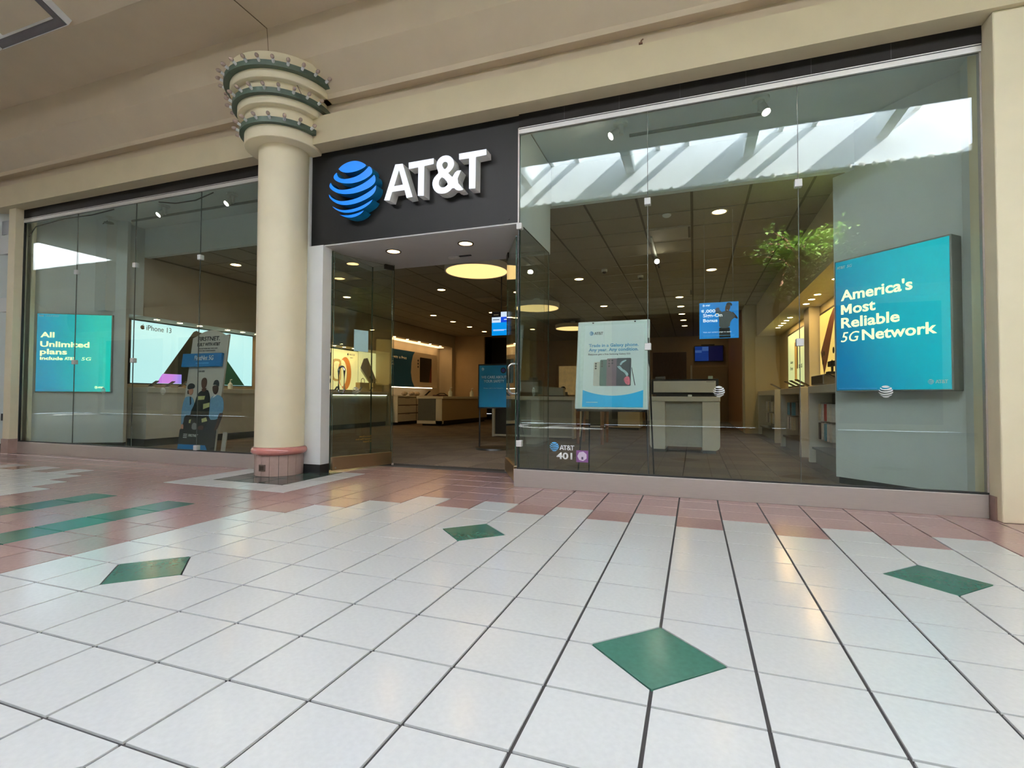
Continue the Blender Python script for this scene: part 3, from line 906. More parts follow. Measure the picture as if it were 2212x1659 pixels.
g = thing('globe_decal', 'white striped globe decal on the open left door', 'decal', (-12.05, 10.75, 3.05), math.atan2(-2.5, -0.96)+math.pi, group='globe decals on the shop glass')
globe(g, 0, 0, 0.16, 0, MATS['faint_vinyl'])

# ------------------------------------------------------------------ shop interior: shell
CARPET = mat('carpet_brown_grey', (104, 90, 74), 0.95, vary=0.28, scale=26, bump=0.5, bscale=260, stretch=(1, 5, 1))
CARPET2 = mat('carpet_brown_grey_dark', (94, 81, 66), 0.95, vary=0.28, scale=26, bump=0.5, bscale=260, stretch=(5, 1, 1))
cf = MB(); cf.box(-36, 12, 13.0, 76, -0.3, -0.03); cf.box(-36, -12.6, 9.75, 13.0, -0.3, -0.03); cf.box(-4.9, 12, 9.75, 13.0, -0.3, -0.03); cf.box(-12.6, -4.9, 12.5, 13.0, -0.3, -0.03)
carpet = cf.build('floor_carpet', mat('carpet_seam', (40, 36, 32), 1.0)); struct(carpet, 'dark patterned carpet tile floor inside the shop', 'floor')
cme = [MB().box(-0.81, 0.81, -0.81, 0.81, -0.028, 0.0).mesh('carpet_tile', m_) for m_ in (CARPET, CARPET2)]
cq = []
T_ = 1.64
for i in range(-22, 8):
    for j in range(0, 40):
        x, y = i*T_+0.82, 9.8+j*T_+0.82
        if y < 13.3 and -12.7-0.8 < x < -4.9+0.8: continue
        q = cam_px(x, y, 0)
        cq.append((q[2], i, j, x, y))
cq.sort()
cfar = MB(); n_ = 0
for (dd, i, j, x, y) in cq:
    vis = -28.5 < x < 6 and y > 13
    if vis and n_ < 280:
        o = bpy.data.objects.new('carpet_tile', cme[(i+j) % 2]); COL.objects.link(o); o.parent = carpet
        o.location = Vector((x, y, 0))*S; n_ += 1
    else:
        cfar.box(x-0.81, x+0.81, y-0.81, y+0.81, -0.028, 0.0, (i+j) % 2)
o = cfar.build('far_carpet_tiles', [CARPET, CARPET2], carpet); o['kind'] = 'stuff'

CTILE = mat('ceiling_tile_grey', (150, 143, 124), 0.9, vary=0.05, scale=60, bump=0.3, bscale=160)
STAIN = mat('ceiling_tile_stained', (120, 84, 44), 0.9, vary=0.15, scale=6)
CGRID = mat('ceiling_grid', (84, 74, 60), 0.7, vary=0.03)
sc_ = MB(); sc_.box(-36, 12, 13.7, 76, 10.45, 10.7)
sceil = sc_.build('ceiling_shop', CGRID); struct(sceil, 'suspended tile ceiling inside the shop', 'ceiling')
ct = MB().box(-0.95, 0.95, -0.95, 0.95, 10.425, 10.45); ctm = ct.mesh('ceiling_tile', CTILE); ctb = ct.mesh('ceiling_tile', STAIN)
tq = []
for i in range(-15, 3):
    for j in range(0, 25):
        x, y = 0.35+2*i+1, 13.7+2*j+1
        if x > 5.4 or x < -28.6: continue
        tq.append((cam_px(x, y, 10.4)[2], x, y))
tq.sort()
tfar = MB()
for k, (dd, x, y) in enumerate(tq):
    if k < 280:
        st = abs(x+11.65) < 0.3 and abs(y-24.7) < 0.3
        o = bpy.data.objects.new('ceiling_tile', ctb if st else ctm); COL.objects.link(o); o.parent = sceil
        o.location = Vector((x, y, 0))*S
    else:
        tfar.box(x-0.965, x+0.965, y-0.965, y+0.965, 10.425, 10.45)
o = tfar.build('far_ceiling_tiles', CTILE, sceil); o['kind'] = 'stuff'
# display zone soffit, bulkhead
ds = MB(); ds.box(-36, -13.2, 9.62, 13.7, 12.0, 12.4); ds.box(-4.9, 12, 9.62, 13.7, 12.0, 12.4)
o = ds.build('ceiling_display', GREYW); struct(o, 'pale soffit above the window displays', 'soffit')
bk = MB(); bk.box(-28.3, -13.2, 13.42, 13.69, 10.42, 11.99); bk.box(-4.9, 5.4, 13.42, 13.69, 10.42, 11.99); bk.box(-13.18, -4.92, 13.3, 13.69, 10.42, 12.2); bk.box(-4.92, -4.9, 9.64, 13.28, 8.46, 11.97)
o = bk.build('wall_bulkhead', GREYW); struct(o, 'pale bulkhead dropping from soffit to shop ceiling', 'wall')
sh = MB(); sh.box(-36.3, -36, 9.8, 76, 0, 12.5); sh.box(12, 12.3, 9.8, 76, 0, 12.5); sh.box(-36, 12, 75.7, 76, 0, 12.5); sh.box(-36.3, 12.3, 10.05, 76, 12.45, 12.9)
sh.box(-36.3, -30.82, 9.62, 9.8, 0, 12.4)
o = sh.build('wall_outer', TAUPE); struct(o, 'outer walls and roof of the shop unit', 'wall')
# left wall with niches
lw = MB()
lw.box(-30.0, -28.0, 13.42, 37.6, 7.2, 10.45)
lw.box(-30.0, -28.0, 37.6, 52.0, 9.0, 10.45)
lw.box(-30.0, -29.75, 13.42, 52.0, 0.0, 9.0)
lw.box(-29.75, -28.0, 37.4, 37.75, 0.0, 9.0)
lw.box(-29.75, -28.0, 51.2, 52.0, 0.0, 9.0)
o = lw.build('wall_left', TAUPE); struct(o, 'taupe left wall of the shop with lit display niches', 'wall')
MB().box(-29.74, -29.7, 11.5, 13.78, 0, 7.2).build('gap_shade_sheet', BLACK, o)  # black sheet added to paint the shade in this gap
MB().box(-30.0, -28.0, 11.5, 13.42, 7.2, 12.0).build('upper_return', GREYW, o)
# back walls
bw = MB()
bw.box(-30, -24.0, 52.0, 52.3, 0, 10.45); bw.box(-24.0, -20.6, 52.0, 52.3, 10.3, 10.45); bw.box(-20.6, -20.2, 52.0, 60.0, 0, 10.45)
bw.box(-20.6, 5.0, 60.0, 60.3, 0, 10.45)
o = bw.build('wall_back', TANW); struct(o, 'tan rear walls of the shop', 'wall')
MB().box(-24.0, -20.6, 54.5, 54.7, 0, 10.4).build('dark_doorway', DARK, o)
MB().box(-4.45, -0.45, 59.9, 60.0, 0, 8.5).build('wood_panel', mat('walnut_panel', (86, 62, 44), 0.6, vary=0.15, scale=6, stretch=(6, 1, 1)), o)
# right wall with niche
rw = MB()
rw.box(5.2, 7.2, 13.9, 39.4, 7.85, 10.45)
rw.box(6.85, 7.2, 13.9, 39.4, 0, 7.85)
rw.box(4.3, 7.2, 39.4, 40.6, 0, 10.45)
rw.box(4.3, 7.2, 40.6, 60.0, 0, 10.45)
o = rw.build('wall_right', mat('warm_white_wall', (206, 198, 160), 0.65, vary=0.02, scale=3)); struct(o, 'pale right wall of the shop with a long lit niche', 'wall')
MB().box(4.28, 4.3, 41.5, 60.0, 0, 10.4).build('warm_lit_panel', mat('wall_warm_lit', (178, 132, 84), 0.6, vary=0.05), o)  # warm light on the far wall put into the sheet's orange-tan colour
dr = MB(); dr.bbox(0.2, 4.2, 59.88, 60.0, 0.02, 6.65, 0.02)
o = dr.build('door_3', mat('beige_door', (168, 146, 112), 0.55, vary=0.04)); struct(o, 'beige back door on the rear shop wall', 'door')
MB().ball((3.8, 59.82, 3.1), 0.08, 8, 6).build('door_handle', CHROME, o)
MB().box(0.0, 0.2, 59.86, 60.0, 0, 6.85).build('door_frame', PALE, o)

# ------------------------------------------------------------------ angled display walls with light boxes
wrt = thing('wall_display_right', 'pale angled wall behind the right window carrying a light box', 'wall', (5.16, 13.8, 0), math.radians(-46.4), kind='structure')
MB().box(-0.35, 3.62, 0.0, 0.25, 0.22, 12.0).build('panel', GREYW, wrt)
MB().box(-0.3, 3.6, 0.08, 0.25, 0.0, 0.22).build('toe_kick', BLACK, wrt)
rt = MB(); rt.box(7.35, 7.6, 9.62, 11.25, 0.2, 12.0)
o = rt.build('wall_return_right', GREYW); struct(o, 'pale short return wall at the right end of the window', 'wall')
wlt = thing('wall_display_left', 'pale angled wall behind the left window carrying a light box', 'wall', (-30.97, 10.25, 0), math.radians(29.8), kind='structure')
MB().box(-3.0, 3.95, 0.02, 0.3, 0.4, 12.0).build('panel', GREYW, wlt)
MB().box(-3.0, 3.9, 0.1, 0.3, 0.0, 0.4).build('toe_kick', BLACK, wlt)

TEAL = gradient_mat('teal_backlit_print', [(0.0, (0, 80, 128)), (0.4, (0, 108, 152)), (0.75, (0, 158, 176)), (1.0, (0, 172, 184))], (0.85, 0, 0.25), 0.2, 4.6, emit=0.5)
TEAL2 = gradient_mat('teal_backlit_print_left', [(0.0, (0, 118, 158)), (0.35, (0, 146, 174)), (0.7, (0, 168, 168)), (1.0, (20, 184, 170))], (0.9, 0, 0.1), 0.4, 3.6, emit=0.62)
LYEL = mat('backlit_pale_yellow', (240, 236, 186), 0.5, vary=0.0, emit=0.8, ergb=(238, 234, 180))
LBF = mat('light_box_frame', (150, 156, 150), 0.4, metal=0.3, vary=0.03)
lb = thing('light_box', 'teal light box sign about a reliable network, behind the right window', 'light box', (5.16, 13.8, 0), math.radians(-46.4), group='teal light box signs')
MB().bbox(0.0, 3.25, -0.5, 0.0, 3.07, 7.37, 0.02).build('casing', LBF, lb)
MB().box(0.05, 3.2, -0.515, -0.5, 3.12, 7.32).build('backlit_face', TEAL, lb)
yy = -0.525
text(lb, "America's", 0.22, 6.02, yy, LYEL, h=0.36, wd=2.08, bold=0.022, split=True)
MB().prism([(0.22+0.34*a, 5.58+0.31*b) for a, b in ((0, 0), (0.24, 0), (0.24, 0.58), (0.42, 0.2), (0.58, 0.2), (0.76, 0.58), (0.76, 0), (1, 0), (1, 1), (0.74, 1), (0.5, 0.52), (0.26, 1), (0, 1))], yy, yy+0.006).build('letter', LYEL, lb)
text(lb, 'ost', 0.6, 5.575, yy, LYEL, h=0.29, wd=0.68, bold=0.022, split=True)
text(lb, 'Reliable', 0.22, 5.13, yy, LYEL, h=0.34, wd=1.73, bold=0.022, split=True)
text(lb, '5G', 0.2, 4.68, yy, LYEL, h=0.32, wd=0.52, shear=0.25, split=True)
text(lb, 'Network', 0.87, 4.68, yy, LYEL, h=0.34, wd=2.02, bold=0.022, split=True)
globe(lb, 2.72, 3.33, 0.075, yy, PRW); att(lb, 2.83, 3.28, 0.1, yy, PRW)
att(lb, 0.1, 7.08, 0.09, yy, PRW); text(lb, '5G', 0.42, 7.08, yy, PRW, h=0.09, wd=0.15, shear=0.25)
flat(lb, 'fine_print', rect(0.12, 1.3, 3.16, 3.18), yy, PRB)
lb2 = thing('light_box', 'teal light box sign about unlimited plans, behind the left window', 'light box', (-30.97, 10.25, 0), math.radians(29.8), group='teal light box signs')
MB().bbox(0.0, 3.42, -0.14, 0.0, 2.99, 7.0, 0.015).build('casing', LBF, lb2)
MB().box(0.04, 3.38, -0.155, -0.14, 3.03, 6.96).build('backlit_face', TEAL2, lb2)
yy = -0.165
text(lb2, 'All', 0.2, 5.76, yy, LYEL, h=0.28, wd=0.62, bold=0.025, split=True)
text(lb2, 'Unlimited', 0.2, 5.28, yy, LYEL, h=0.29, wd=2.2, bold=0.025, split=True)
text(lb2, 'plans', 0.2, 4.82, yy, LYEL, h=0.36, wd=1.2, bold=0.025, split=True)
text(lb2, 'include', 0.2, 4.62, yy, LYEL, h=0.17, wd=1.02, bold=0.03)
att(lb2, 1.3, 4.62, 0.16, yy, LYEL); text(lb2, '5G', 2.05, 4.62, yy, LYEL, h=0.16, wd=0.42, shear=0.25)
globe(lb2, 2.75, 3.24, 0.07, yy, LYEL); att(lb2, 2.84, 3.2, 0.085, yy, LYEL)
att(lb2, 0.1, 6.82, 0.08, yy, PRW); text(lb2, 'UNLIMITED', 0.4, 6.82, yy, PRW, h=0.075, wd=0.6)
flat(lb2, 'fine_print', rect(0.06, 1.7, 3.08, 3.11), yy, PRB)

# ------------------------------------------------------------------ track lights in the window displays
WHP = mat('white_fixture', (214, 218, 210), 0.45, vary=0.02)
SPOT = mat('spot_lens', (255, 244, 214), 0.4, vary=0.0, emit=55.0, ergb=(255, 240, 214))
TRK = mat('grey_track', (132, 140, 134), 0.5, vary=0.03)
def track(label, x0, x1, xs, yb, dirs, group):
    t = thing('track_light', label, 'track light', ((x0+x1)/2, yb, 12.0), group=group)
    ox = (x0+x1)/2
    MB().box(x0-ox, x1-ox, 0.2, 0.28, -0.42, -0.34).build('track_rail', TRK, t)
    for x, d in zip(xs, dirs):
        a = x-ox
        MB().lathe([(0.001, 0.0), (0.24, 0.0), (0.24, -0.09), (0.1, -0.1), (0.1, -0.42), (0.001, -0.42)], a, 0, 20).build('mount', WHP, t, smooth=True)
        v = Vector(d).normalized()
        c = Vector((a, 0, -0.36))+Vector((v.x*0.22, v.y*0.1, 0))
        hd = MB().tube([c-v*0.22, c-v*0.16, c+v*0.2, c+v*0.21], [0.07, 0.12, 0.135, 0.11], 16).build('lamp_head', WHP, t, smooth=True)
        MB().tube([c+v*0.2, c+v*0.215], 0.115, 16).build('lens', SPOT, hd)
    return t
track('white track light with two lit spots at the top of the right window', -1.6, 2.4, (-1.86, 2.36), 11.0, ((-0.75, -0.4, -0.6), (0.35, -0.45, -1)), 'track lights above the window displays')
track('white track light with two lit spots at the top of the left window', -26.2, -17.6, (-23.62, -19.29), 11.3, ((-0.25, -0.7, -0.75), (-0.25, -0.7, -0.75)), 'track lights above the window displays')
sp = thing('ceiling_sprinkler', 'small white sprinkler hanging from the soffit in the left window', 'sprinkler', (-27.8, 11.45, 12.0))
MB().lathe([(0.001, 0), (0.16, 0), (0.14, -0.05), (0.06, -0.08), (0.05, -0.26), (0.001, -0.26)], 0, 0, 16).build('body', WHP, sp, smooth=True)
MB().lathe([(0.001, -0.3), (0.2, -0.3), (0.22, -0.34), (0.001, -0.34)], 0, 0, 16).build('deflector', TRK, sp)
MB().tube([(-0.1, 0, -0.2), (-0.45, 0, -0.32)], 0.02, 6).build('wire', BLACK, sp)

# ------------------------------------------------------------------ ceiling fittings of the shop
dlp = downlight_proto(RIMW, 0.3)
spots = [(1.4, 16.2, 'downlight over the right aisle, nearest the window'), (1.4, 26.1, 'downlight over the right aisle, second from the window'), (-6.5, 26.0, 'downlight left of the hanging poster, above the easel'),
         (-6.6, 36.1, 'downlight behind the easel poster, farther back'), (-0.6, 34.1, 'first of the row of downlights above the kiosk'), (-0.6, 38.2, 'second of the row of downlights above the kiosk'), (-0.6, 42.2, 'third of the row of downlights above the kiosk'),
         (-0.55, 46.1, 'fourth of the row of downlights above the kiosk'), (-0.5, 50.2, 'last of the row of downlights above the kiosk'), (1.6, 57.5, 'downlight just above the wall television'),
         (-24.5, 16.2, 'downlight above the left window display'), (-24.5, 26.2, 'downlight seen through the open left door'), (-16.4, 26.1, 'downlight below the stained ceiling tile'),
         (-22.4, 36.0, 'downlight in the entrance row by the left wall, nearest'), (-22.4, 40.1, 'downlight in the entrance row by the left wall, second'), (-22.4, 44.1, 'downlight in the entrance row by the left wall, third'), (-22.4, 48.2, 'downlight in the entrance row by the left wall, farthest'),
         (-16.6, 36.2, 'downlight just above the hanging blue screen'), (-15.6, 39.7, 'downlight right of the hanging blue screen'), (-16.5, 48.0, 'downlight far back beyond the round lamps'), (-6.6, 48.0, 'downlight far back behind the easel'), (-12.0, 56.0, 'downlight at the rear wall above the framed picture')]
for k, (x, y, lab) in enumerate(spots):
    d = dlp if k == 0 else copy_tree(dlp)
    tag(d, 'round '+lab, 'ceiling light', 'round downlights in the shop ceiling')
    d.location = Vector((x, y, 10.424))*S
PEND = mat('pendant_diffuser', (255, 224, 160), 0.5, vary=0.0, emit=PENDANT, ergb=(255, 212, 138))
def pendant():
    t = thing('round_lamp', 'x', 'lamp')
    MB().lathe([(1.66, 0.02), (1.72, 0.0), (1.74, 0.02), (1.74, 0.36), (1.7, 0.38), (0.001, 0.38)], seg=64).build('drum', mat('lamp_drum', (206, 200, 186), 0.5, vary=0.02), t, smooth=True)
    MB().lathe([(0.001, 0.03), (1.68, 0.03)], seg=64).build('diffuser', PEND, t)
    MB().tube([(0, 0, 0.38), (0, 0, 0.765)], 0.25, 16).build('ceiling_mount', WHP, t)
    return t
p0 = pendant()
for k, (x, y, lab) in enumerate(((-10.74, 19.4, 'large round glowing drum lamp, nearest the entrance'), (-10.97, 31.4, 'large round glowing drum lamp, middle of three'), (-10.9, 43.5, 'large round glowing drum lamp, farthest back'))):
    t = p0 if k == 0 else copy_tree(p0)
    tag(t, lab, 'lamp', 'large round drum lamps'); t.location = Vector((x, y, 9.66))*S
for k, (x, y, lab) in enumerate(((-0.65, 18.4, 'white square ceiling vent near the right window'), (-0.65, 32.4, 'white square ceiling vent above the kiosk'), (-14.6, 30.4, 'white square ceiling vent beyond the first drum lamp'))):
    v = thing('ceiling_vent', lab, 'vent', (x, y, 10.42), group='square ceiling vents')
    MB().box(-0.95, 0.95, -0.95, 0.95, -0.03, 0.0).build('vent_frame', mat('vent_grey', (158, 150, 132), 0.6, vary=0.03), v)
    MB().box(-0.82, 0.82, -0.82, 0.82, -0.055, -0.03).build('vent_plate', mat('vent_plate', (172, 164, 146), 0.6, vary=0.03), v)
    for q in range(2):
        MB().box(0.84+q*0.05, 0.87+q*0.05, -0.8, 0.8, -0.035, -0.03).build('slot', DARK, v)
for k, (x, y, lab) in enumerate(((-4.56, 24.1, 'small white dome camera on the shop ceiling, left one'), (-2.69, 26.3, 'small white dome camera on the shop ceiling, right one'))):
    v = thing('dome_camera', lab, 'camera', (x, y, 10.42), group='dome cameras')
    MB().lathe([(0.001, 0), (0.17, 0), (0.17, -0.12), (0.14, -0.14)], 0, 0, 16).build('housing', WHP, v, smooth=True)
    MB().lathe([(0.13, -0.13), (0.11, -0.21), (0.001, -0.25)], 0, 0, 16).build('dome', BLACK, v, smooth=True)
for k, (x, y, lab) in enumerate(((-0.63, 15.9, 'smoke detector on the tile nearest the right window'), (-12.3, 23.5, 'smoke detector beside the first drum lamp'))):
    v = thing('smoke_detector', lab, 'smoke detector', (x, y, 10.424), group='smoke detectors')
    MB().lathe([(0.001, 0), (0.18, 0), (0.17, -0.05), (0.1, -0.1), (0.001, -0.1)], 0, 0, 16).build('housing', WHP, v, smooth=True)
v = thing('track_light', 'grey ceiling track with one lit spot above the easel', 'track light', (-1.45, 20.6, 10.42))
MB().box(-0.05, 0.05, -2.2, 2.2, -0.12, 0.0).build('track_rail', TRK, v)
h_ = MB().tube([(0.0, 1.4, -0.15), (0.02, 1.25, -0.3), (0.05, 1.0, -0.42)], [0.08, 0.12, 0.13], 12).build('lamp_head', TRK, v, smooth=True)
MB().tube([(0.05, 1.0, -0.42), (0.052, 0.985, -0.43)], 0.12, 12).build('lens', SPOT, h_)
MB().tube([(0.0, 2.0, -0.05), (0.1, 2.1, -0.5)], 0.06, 8).build('spare_head', BLACK, v)

# ------------------------------------------------------------------ left wall displays
SCREENW = mat('backlit_ice_white', (70, 84, 86), 0.5, vary=0.0, emit=0.75, ergb=(190, 236, 238))
INK = mat('black_ink', (28, 30, 30), 0.5, vary=0.03)
def apple(parent, cx, cz, r, y, m):
    """apple with a bite and a leaf"""
    out = []
    for i in range(40):
        t = 2*math.pi*i/40
        rr = r*(1.0-0.13*math.exp(-((t-math.pi/2)/0.3)**2)-0.07*math.exp(-((t-3*math.pi/2)/0.25)**2))
        x, z = rr*0.93*math.cos(t), rr*math.sin(t)
        d = math.hypot(x-r*1.05, z-r*0.1)
        if d < r*0.42:
            k = r*0.42/d
            x, z = r*1.05+(x-r*1.05)*k, r*0.1+(z-r*0.1)*k
        out.append((cx+x, cz+z))
    mb = MB(); mb.prism(out, y, y+0.006)
    mb.prism([(cx-0.02*r, cz+1.0*r), (cx+0.1*r, cz+1.35*r), (cx+0.4*r, cz+1.5*r), (cx+0.3*r, cz+1.15*r)], y, y+0.006)
    return mb.build('fruit_emblem', m, parent)
ip = thing('phone_light_box', 'ice-white light box with a tilted phone picture on the left wall', 'light box', (-29.6, 13.85, 0), math.pi/2)
MB().box(-0.05, 8.45, 0.0, 0.12, 3.5, 7.22).build('casing', BLACK, ip)
MB().box(0.02, 8.4, -0.02, 0.0, 3.56, 7.12).build('backlit_face', SCREENW, ip)
apple(ip, 0.62, 6.78, 0.13, -0.03, INK)
text(ip, 'iPhone 13', 0.84, 6.64, -0.03, INK, h=0.31, wd=1.5)
DG = mat('print_dark_green', (34, 78, 62), 0.5, vary=0.1, emit=0.12, ergb=(34, 90, 70))
DG2 = mat('print_black_green', (16, 26, 24), 0.4, vary=0.1)
flat(ip, 'phone_picture', [(1.52, 3.58), (2.14, 3.58), (4.2, 6.92), (4.0, 7.0), (3.8, 6.9)], -0.03, DG2)
flat(ip, 'phone_picture', [(2.14, 3.58), (3.6, 3.58), (4.5, 5.2), (4.5, 6.9), (4.2, 6.92)], -0.03, mat('print_night_green', (18, 34, 32), 0.4, vary=0.3, scale=6))
flat(ip, 'phone_picture', [(3.6, 4.3), (4.5, 5.4), (4.5, 6.9), (4.1, 6.6), (3.7, 5.9)], -0.036, mat('print_teal', (0, 134, 118), 0.4, vary=0.1, emit=0.25))
flat(ip, 'phone_picture', [(4.5, 6.9), (4.9, 6.85), (6.26, 5.3), (7.75, 3.58), (4.4, 3.58)], -0.033, DG)
RAIN = gradient_mat('rainbow_screen', [(0.1, (190, 120, 220)), (0.5, (120, 130, 230)), (0.9, (40, 170, 230))], (1, 0, -0.3), 1.2, 3.2, emit=0.6)
flat(ip, 'screen_picture', [(1.5, 3.58), (3.05, 3.58), (3.05, 4.15), (1.85, 4.15)], -0.04, RAIN)

wt = thing('watch_light_box', 'pale yellow light box with a smart watch picture on the left wall', 'light box', (-29.6, 29.3, 0), math.pi/2)
WYEL = mat('backlit_cream', (232, 228, 172), 0.5, vary=0.0, emit=0.55, ergb=(236, 226, 160))
MB().box(-0.05, 5.25, 0.0, 0.12, 3.4, 7.15).build('casing', BLACK, wt)
MB().box(0.0, 5.2, -0.02, 0.0, 3.45, 7.08).build('backlit_face', WYEL, wt)
apple(wt, 3.7, 6.72, 0.1, -0.03, INK); text(wt, 'WATCH', 3.88, 6.64, -0.03, INK, h=0.17, wd=0.8); text(wt, 'SERIES 7', 4.0, 6.4, -0.03, INK, h=0.08, wd=0.5)
ORG = mat('print_orange', (226, 142, 62), 0.5, vary=0.1, emit=0.3)
flat(wt, 'strap_picture', circle(3.35, 4.95, 0.85, 1.5), -0.03, ORG, holes=[circle(2.95, 4.95, 0.62, 1.2)])
flat(wt, 'strap_picture', [(0.1, 3.5), (1.1, 3.6), (1.4, 4.2), (1.2, 4.7), (0.1, 4.9)], -0.03, mat('print_dark_teal', (30, 62, 54), 0.5, vary=0.1))
flat(wt, 'watch_picture', rrect(0.15, 1.45, 4.6, 6.75, 0.3), -0.035, INK)
flat(wt, 'watch_picture', rrect(0.35, 1.3, 4.8, 6.5, 0.25), -0.042, mat('print_watch_green', (70, 82, 58), 0.4, vary=0.3, scale=14))
flat(wt, 'watch_hands', [(0.75, 5.9), (0.9, 6.2), (1.15, 5.4), (1.3, 5.75), (0.95, 5.1)], -0.05, LYEL)
flat(wt, 'watch_picture', rrect(1.6, 2.75, 4.2, 6.2, 0.35), -0.045, mat('print_gold', (214, 176, 96), 0.4, vary=0.15, emit=0.25), holes=[rrect(1.78, 2.55, 4.4, 6.0, 0.28)])
pk = thing('phone_poster', 'pale yellow poster with a slanted three-lens phone, beside the watch picture', 'poster', (-29.6, 34.7, 0), math.pi/2)
MB().box(0, 2.7, 0.0, 0.1, 3.3, 7.15).build('board', WYEL, pk)
flat(pk, 'phone_picture', [(0.2, 5.6), (2.6, 3.4), (2.7, 4.6), (1.3, 6.6), (0.7, 6.5)], -0.02, mat('print_lilac_grey', (150, 138, 136), 0.5, vary=0.06))
flat(pk, 'phone_picture', [(0.2, 5.55), (0.2, 5.35), (2.5, 3.35), (2.6, 3.4)], -0.026, PALE)
for k in range(3):
    flat(pk, 'lens_picture', circle(1.75+0.33*k, 4.75-0.28*k, 0.13), -0.03, INK)
def counter(label, y0, y1, xf, front, xb=-29.7, ztop=3.3, toe=0.42):
    c = thing('display_counter', label, 'counter', (xf, y0, 0), math.pi/2, group='display counters along the left wall')
    L = y1-y0; D = xf-xb
    MB().bbox(0, L, -0.06, D, ztop-0.3, ztop, 0.02).build('worktop', PALE, c)
    MB().box(0.02, L-0.02, 0.06, D, toe, ztop-0.3).build('front_panel', front, c)
    MB().box(0.05, L-0.05, 0.2, D, 0, toe).build('toe_kick', BLACK, c)
    return c
counter('pale display counter under the ice-white phone picture', 13.8, 28.9, -28.1, PALE)
cw_ = counter('grey display counter under the watch picture, by the left door', 29.0, 37.3, -28.1, mat('warm_grey_panel', (164, 160, 146), 0.5, vary=0.04))
MB().box(0.2, 8.1, -0.03, 0.04, 2.95, 2.995).build('glow_strip', mat('counter_glow', (240, 244, 214), 0.5, vary=0.0, emit=3.0), cw_)
bd = thing('blue_poster', 'blue and white poster with a dark phone on the left wall, seen through the entrance', 'poster', (-28.7, 38.0, 0), math.pi/2)
NAVY = mat('print_deep_blue', (20, 92, 138), 0.5, vary=0.05)
MB().box(0.0, 10.6, 0.0, 0.12, 3.9, 7.8).build('board', NAVY, bd)
flat(bd, 'white_field', [(10.6, 3.9), (5.4, 3.9), (4.85, 4.6), (4.6, 5.5), (4.7, 6.6), (5.0, 7.4), (5.4, 7.8), (10.6, 7.8)], -0.02, mat('print_warm_white', (216, 200, 176), 0.5, vary=0.02))
flat(bd, 'phone_picture', rrect(6.5, 9.2, 4.5, 7.3, 0.1), -0.03, mat('print_near_black', (26, 18, 18), 0.4, vary=0.3, scale=5))
flat(bd, 'phone_picture', [(8.6, 4.5), (9.2, 4.5), (9.2, 6.6), (8.9, 5.8)], -0.036, mat('print_maroon', (116, 40, 36), 0.4, vary=0.2))
for k in range(3):
    flat(bd, 'lens_picture', circle(6.1, 6.9-0.35*k, 0.12), -0.03, INK)
text(bd, 'gets a free', 0.95, 6.75, -0.03, PRW, h=0.42, wd=2.7, bold=0.02)
text(bd, 'S22', 0.3, 6.15, -0.03, PRW, h=0.42, wd=0.9, bold=0.02)
GLOWW = mat('under_glow', (255, 236, 206), 0.5, vary=0.0, emit=4.0, ergb=(255, 226, 184))
MB().box(0.2, 9.5, 0.03, 0.09, 3.82, 3.9).build('glow_strip', GLOWW, bd)
MB().box(-0.2, 12.6, 0.15, 0.95, 8.9, 8.96).build('glowing_niche_sheet', mat('niche_ceiling_glow', (255, 226, 180), 0.5, vary=0.0, emit=1.6, ergb=(255, 208, 150)), bd)  # glowing sheet added so the niche ceiling looks lit
du = thing('drawer_unit', 'white drawer unit below the blue poster on the left wall', 'cabinet', (-27.4, 38.0, 0), math.pi/2)
MB().box(0, 12.5, 0.08, 2.3, 0.3, 2.86).build('body', mat('cabinet_gap_brown', (70, 50, 40), 0.7), du)
MB().box(-0.04, 0.06, -0.02, 2.3, 0.28, 2.9).build('side_panel', PALE, du)
MB().box(0.1, 12.4, 0.3, 2.3, 0.0, 0.3).build('plinth', BLACK, du)
MB().bbox(-0.05, 12.6, -0.05, 2.3, 2.8, 2.95, 0.015).build('worktop', PALE, du)
for a, b in ((0.1, 3.6), (3.75, 8.0), (8.15, 12.45)):
    for z0, z1 in ((0.34, 1.1), (1.18, 1.94), (2.02, 2.74)):
        dw = MB().bbox(a, b, 0.0, 0.08, z0, z1, 0.012).build('drawer', PALE, du)
        MB().box((a+b)/2-0.4, (a+b)/2+0.4, -0.02, 0.0, z1-0.06, z1-0.03).build('finger_pull', GREY, dw)
# little things on the left counters
def phone_stand(label, x, y, z, rz, group, tilt=0.6, s=1.0):
    t = thing('phone_on_stand', label, 'phone', (x, y, z), rz, group=group)
    MB().bbox(-0.1*s, 0.1*s, -0.1*s, 0.12*s, 0, 0.05, 0.01).build('stand', ALU, t)
    b = MB(); c, s_ = math.cos(tilt), math.sin(tilt)
    pts = []
    for u, v in ((-0.13, -0.1), (0.13, -0.1), (0.13, 0.42), (-0.13, 0.42)):
        pts.append((u*s, v*c*s*1.0, 0.06+0.1*s_+v*s_*s))
    n = (0, -s_*0.03, c*0.03)
    vs = pts+[(p[0]+n[0], p[1]+n[1], p[2]+n[2]) for p in pts]
    b.add(vs, [(3, 2, 1, 0), (4, 5, 6, 7), (0, 1, 5, 4), (1, 2, 6, 5), (2, 3, 7, 6), (3, 0, 4, 7)])
    b.build('handset', BLACK, t)
    return t
for k, y in enumerate((14.25, 15.2, 16.0, 23.0)):
    phone_stand(['demo phone on the left counter below the word iPhone', 'demo phone on the left counter before the tilted phone picture', 'demo phone on the left counter before the purple screen picture', 'demo phone on the left counter next to the column'][k], -28.4, y, 3.3, -math.pi/2+0.3, 'demo phones on the left counter')
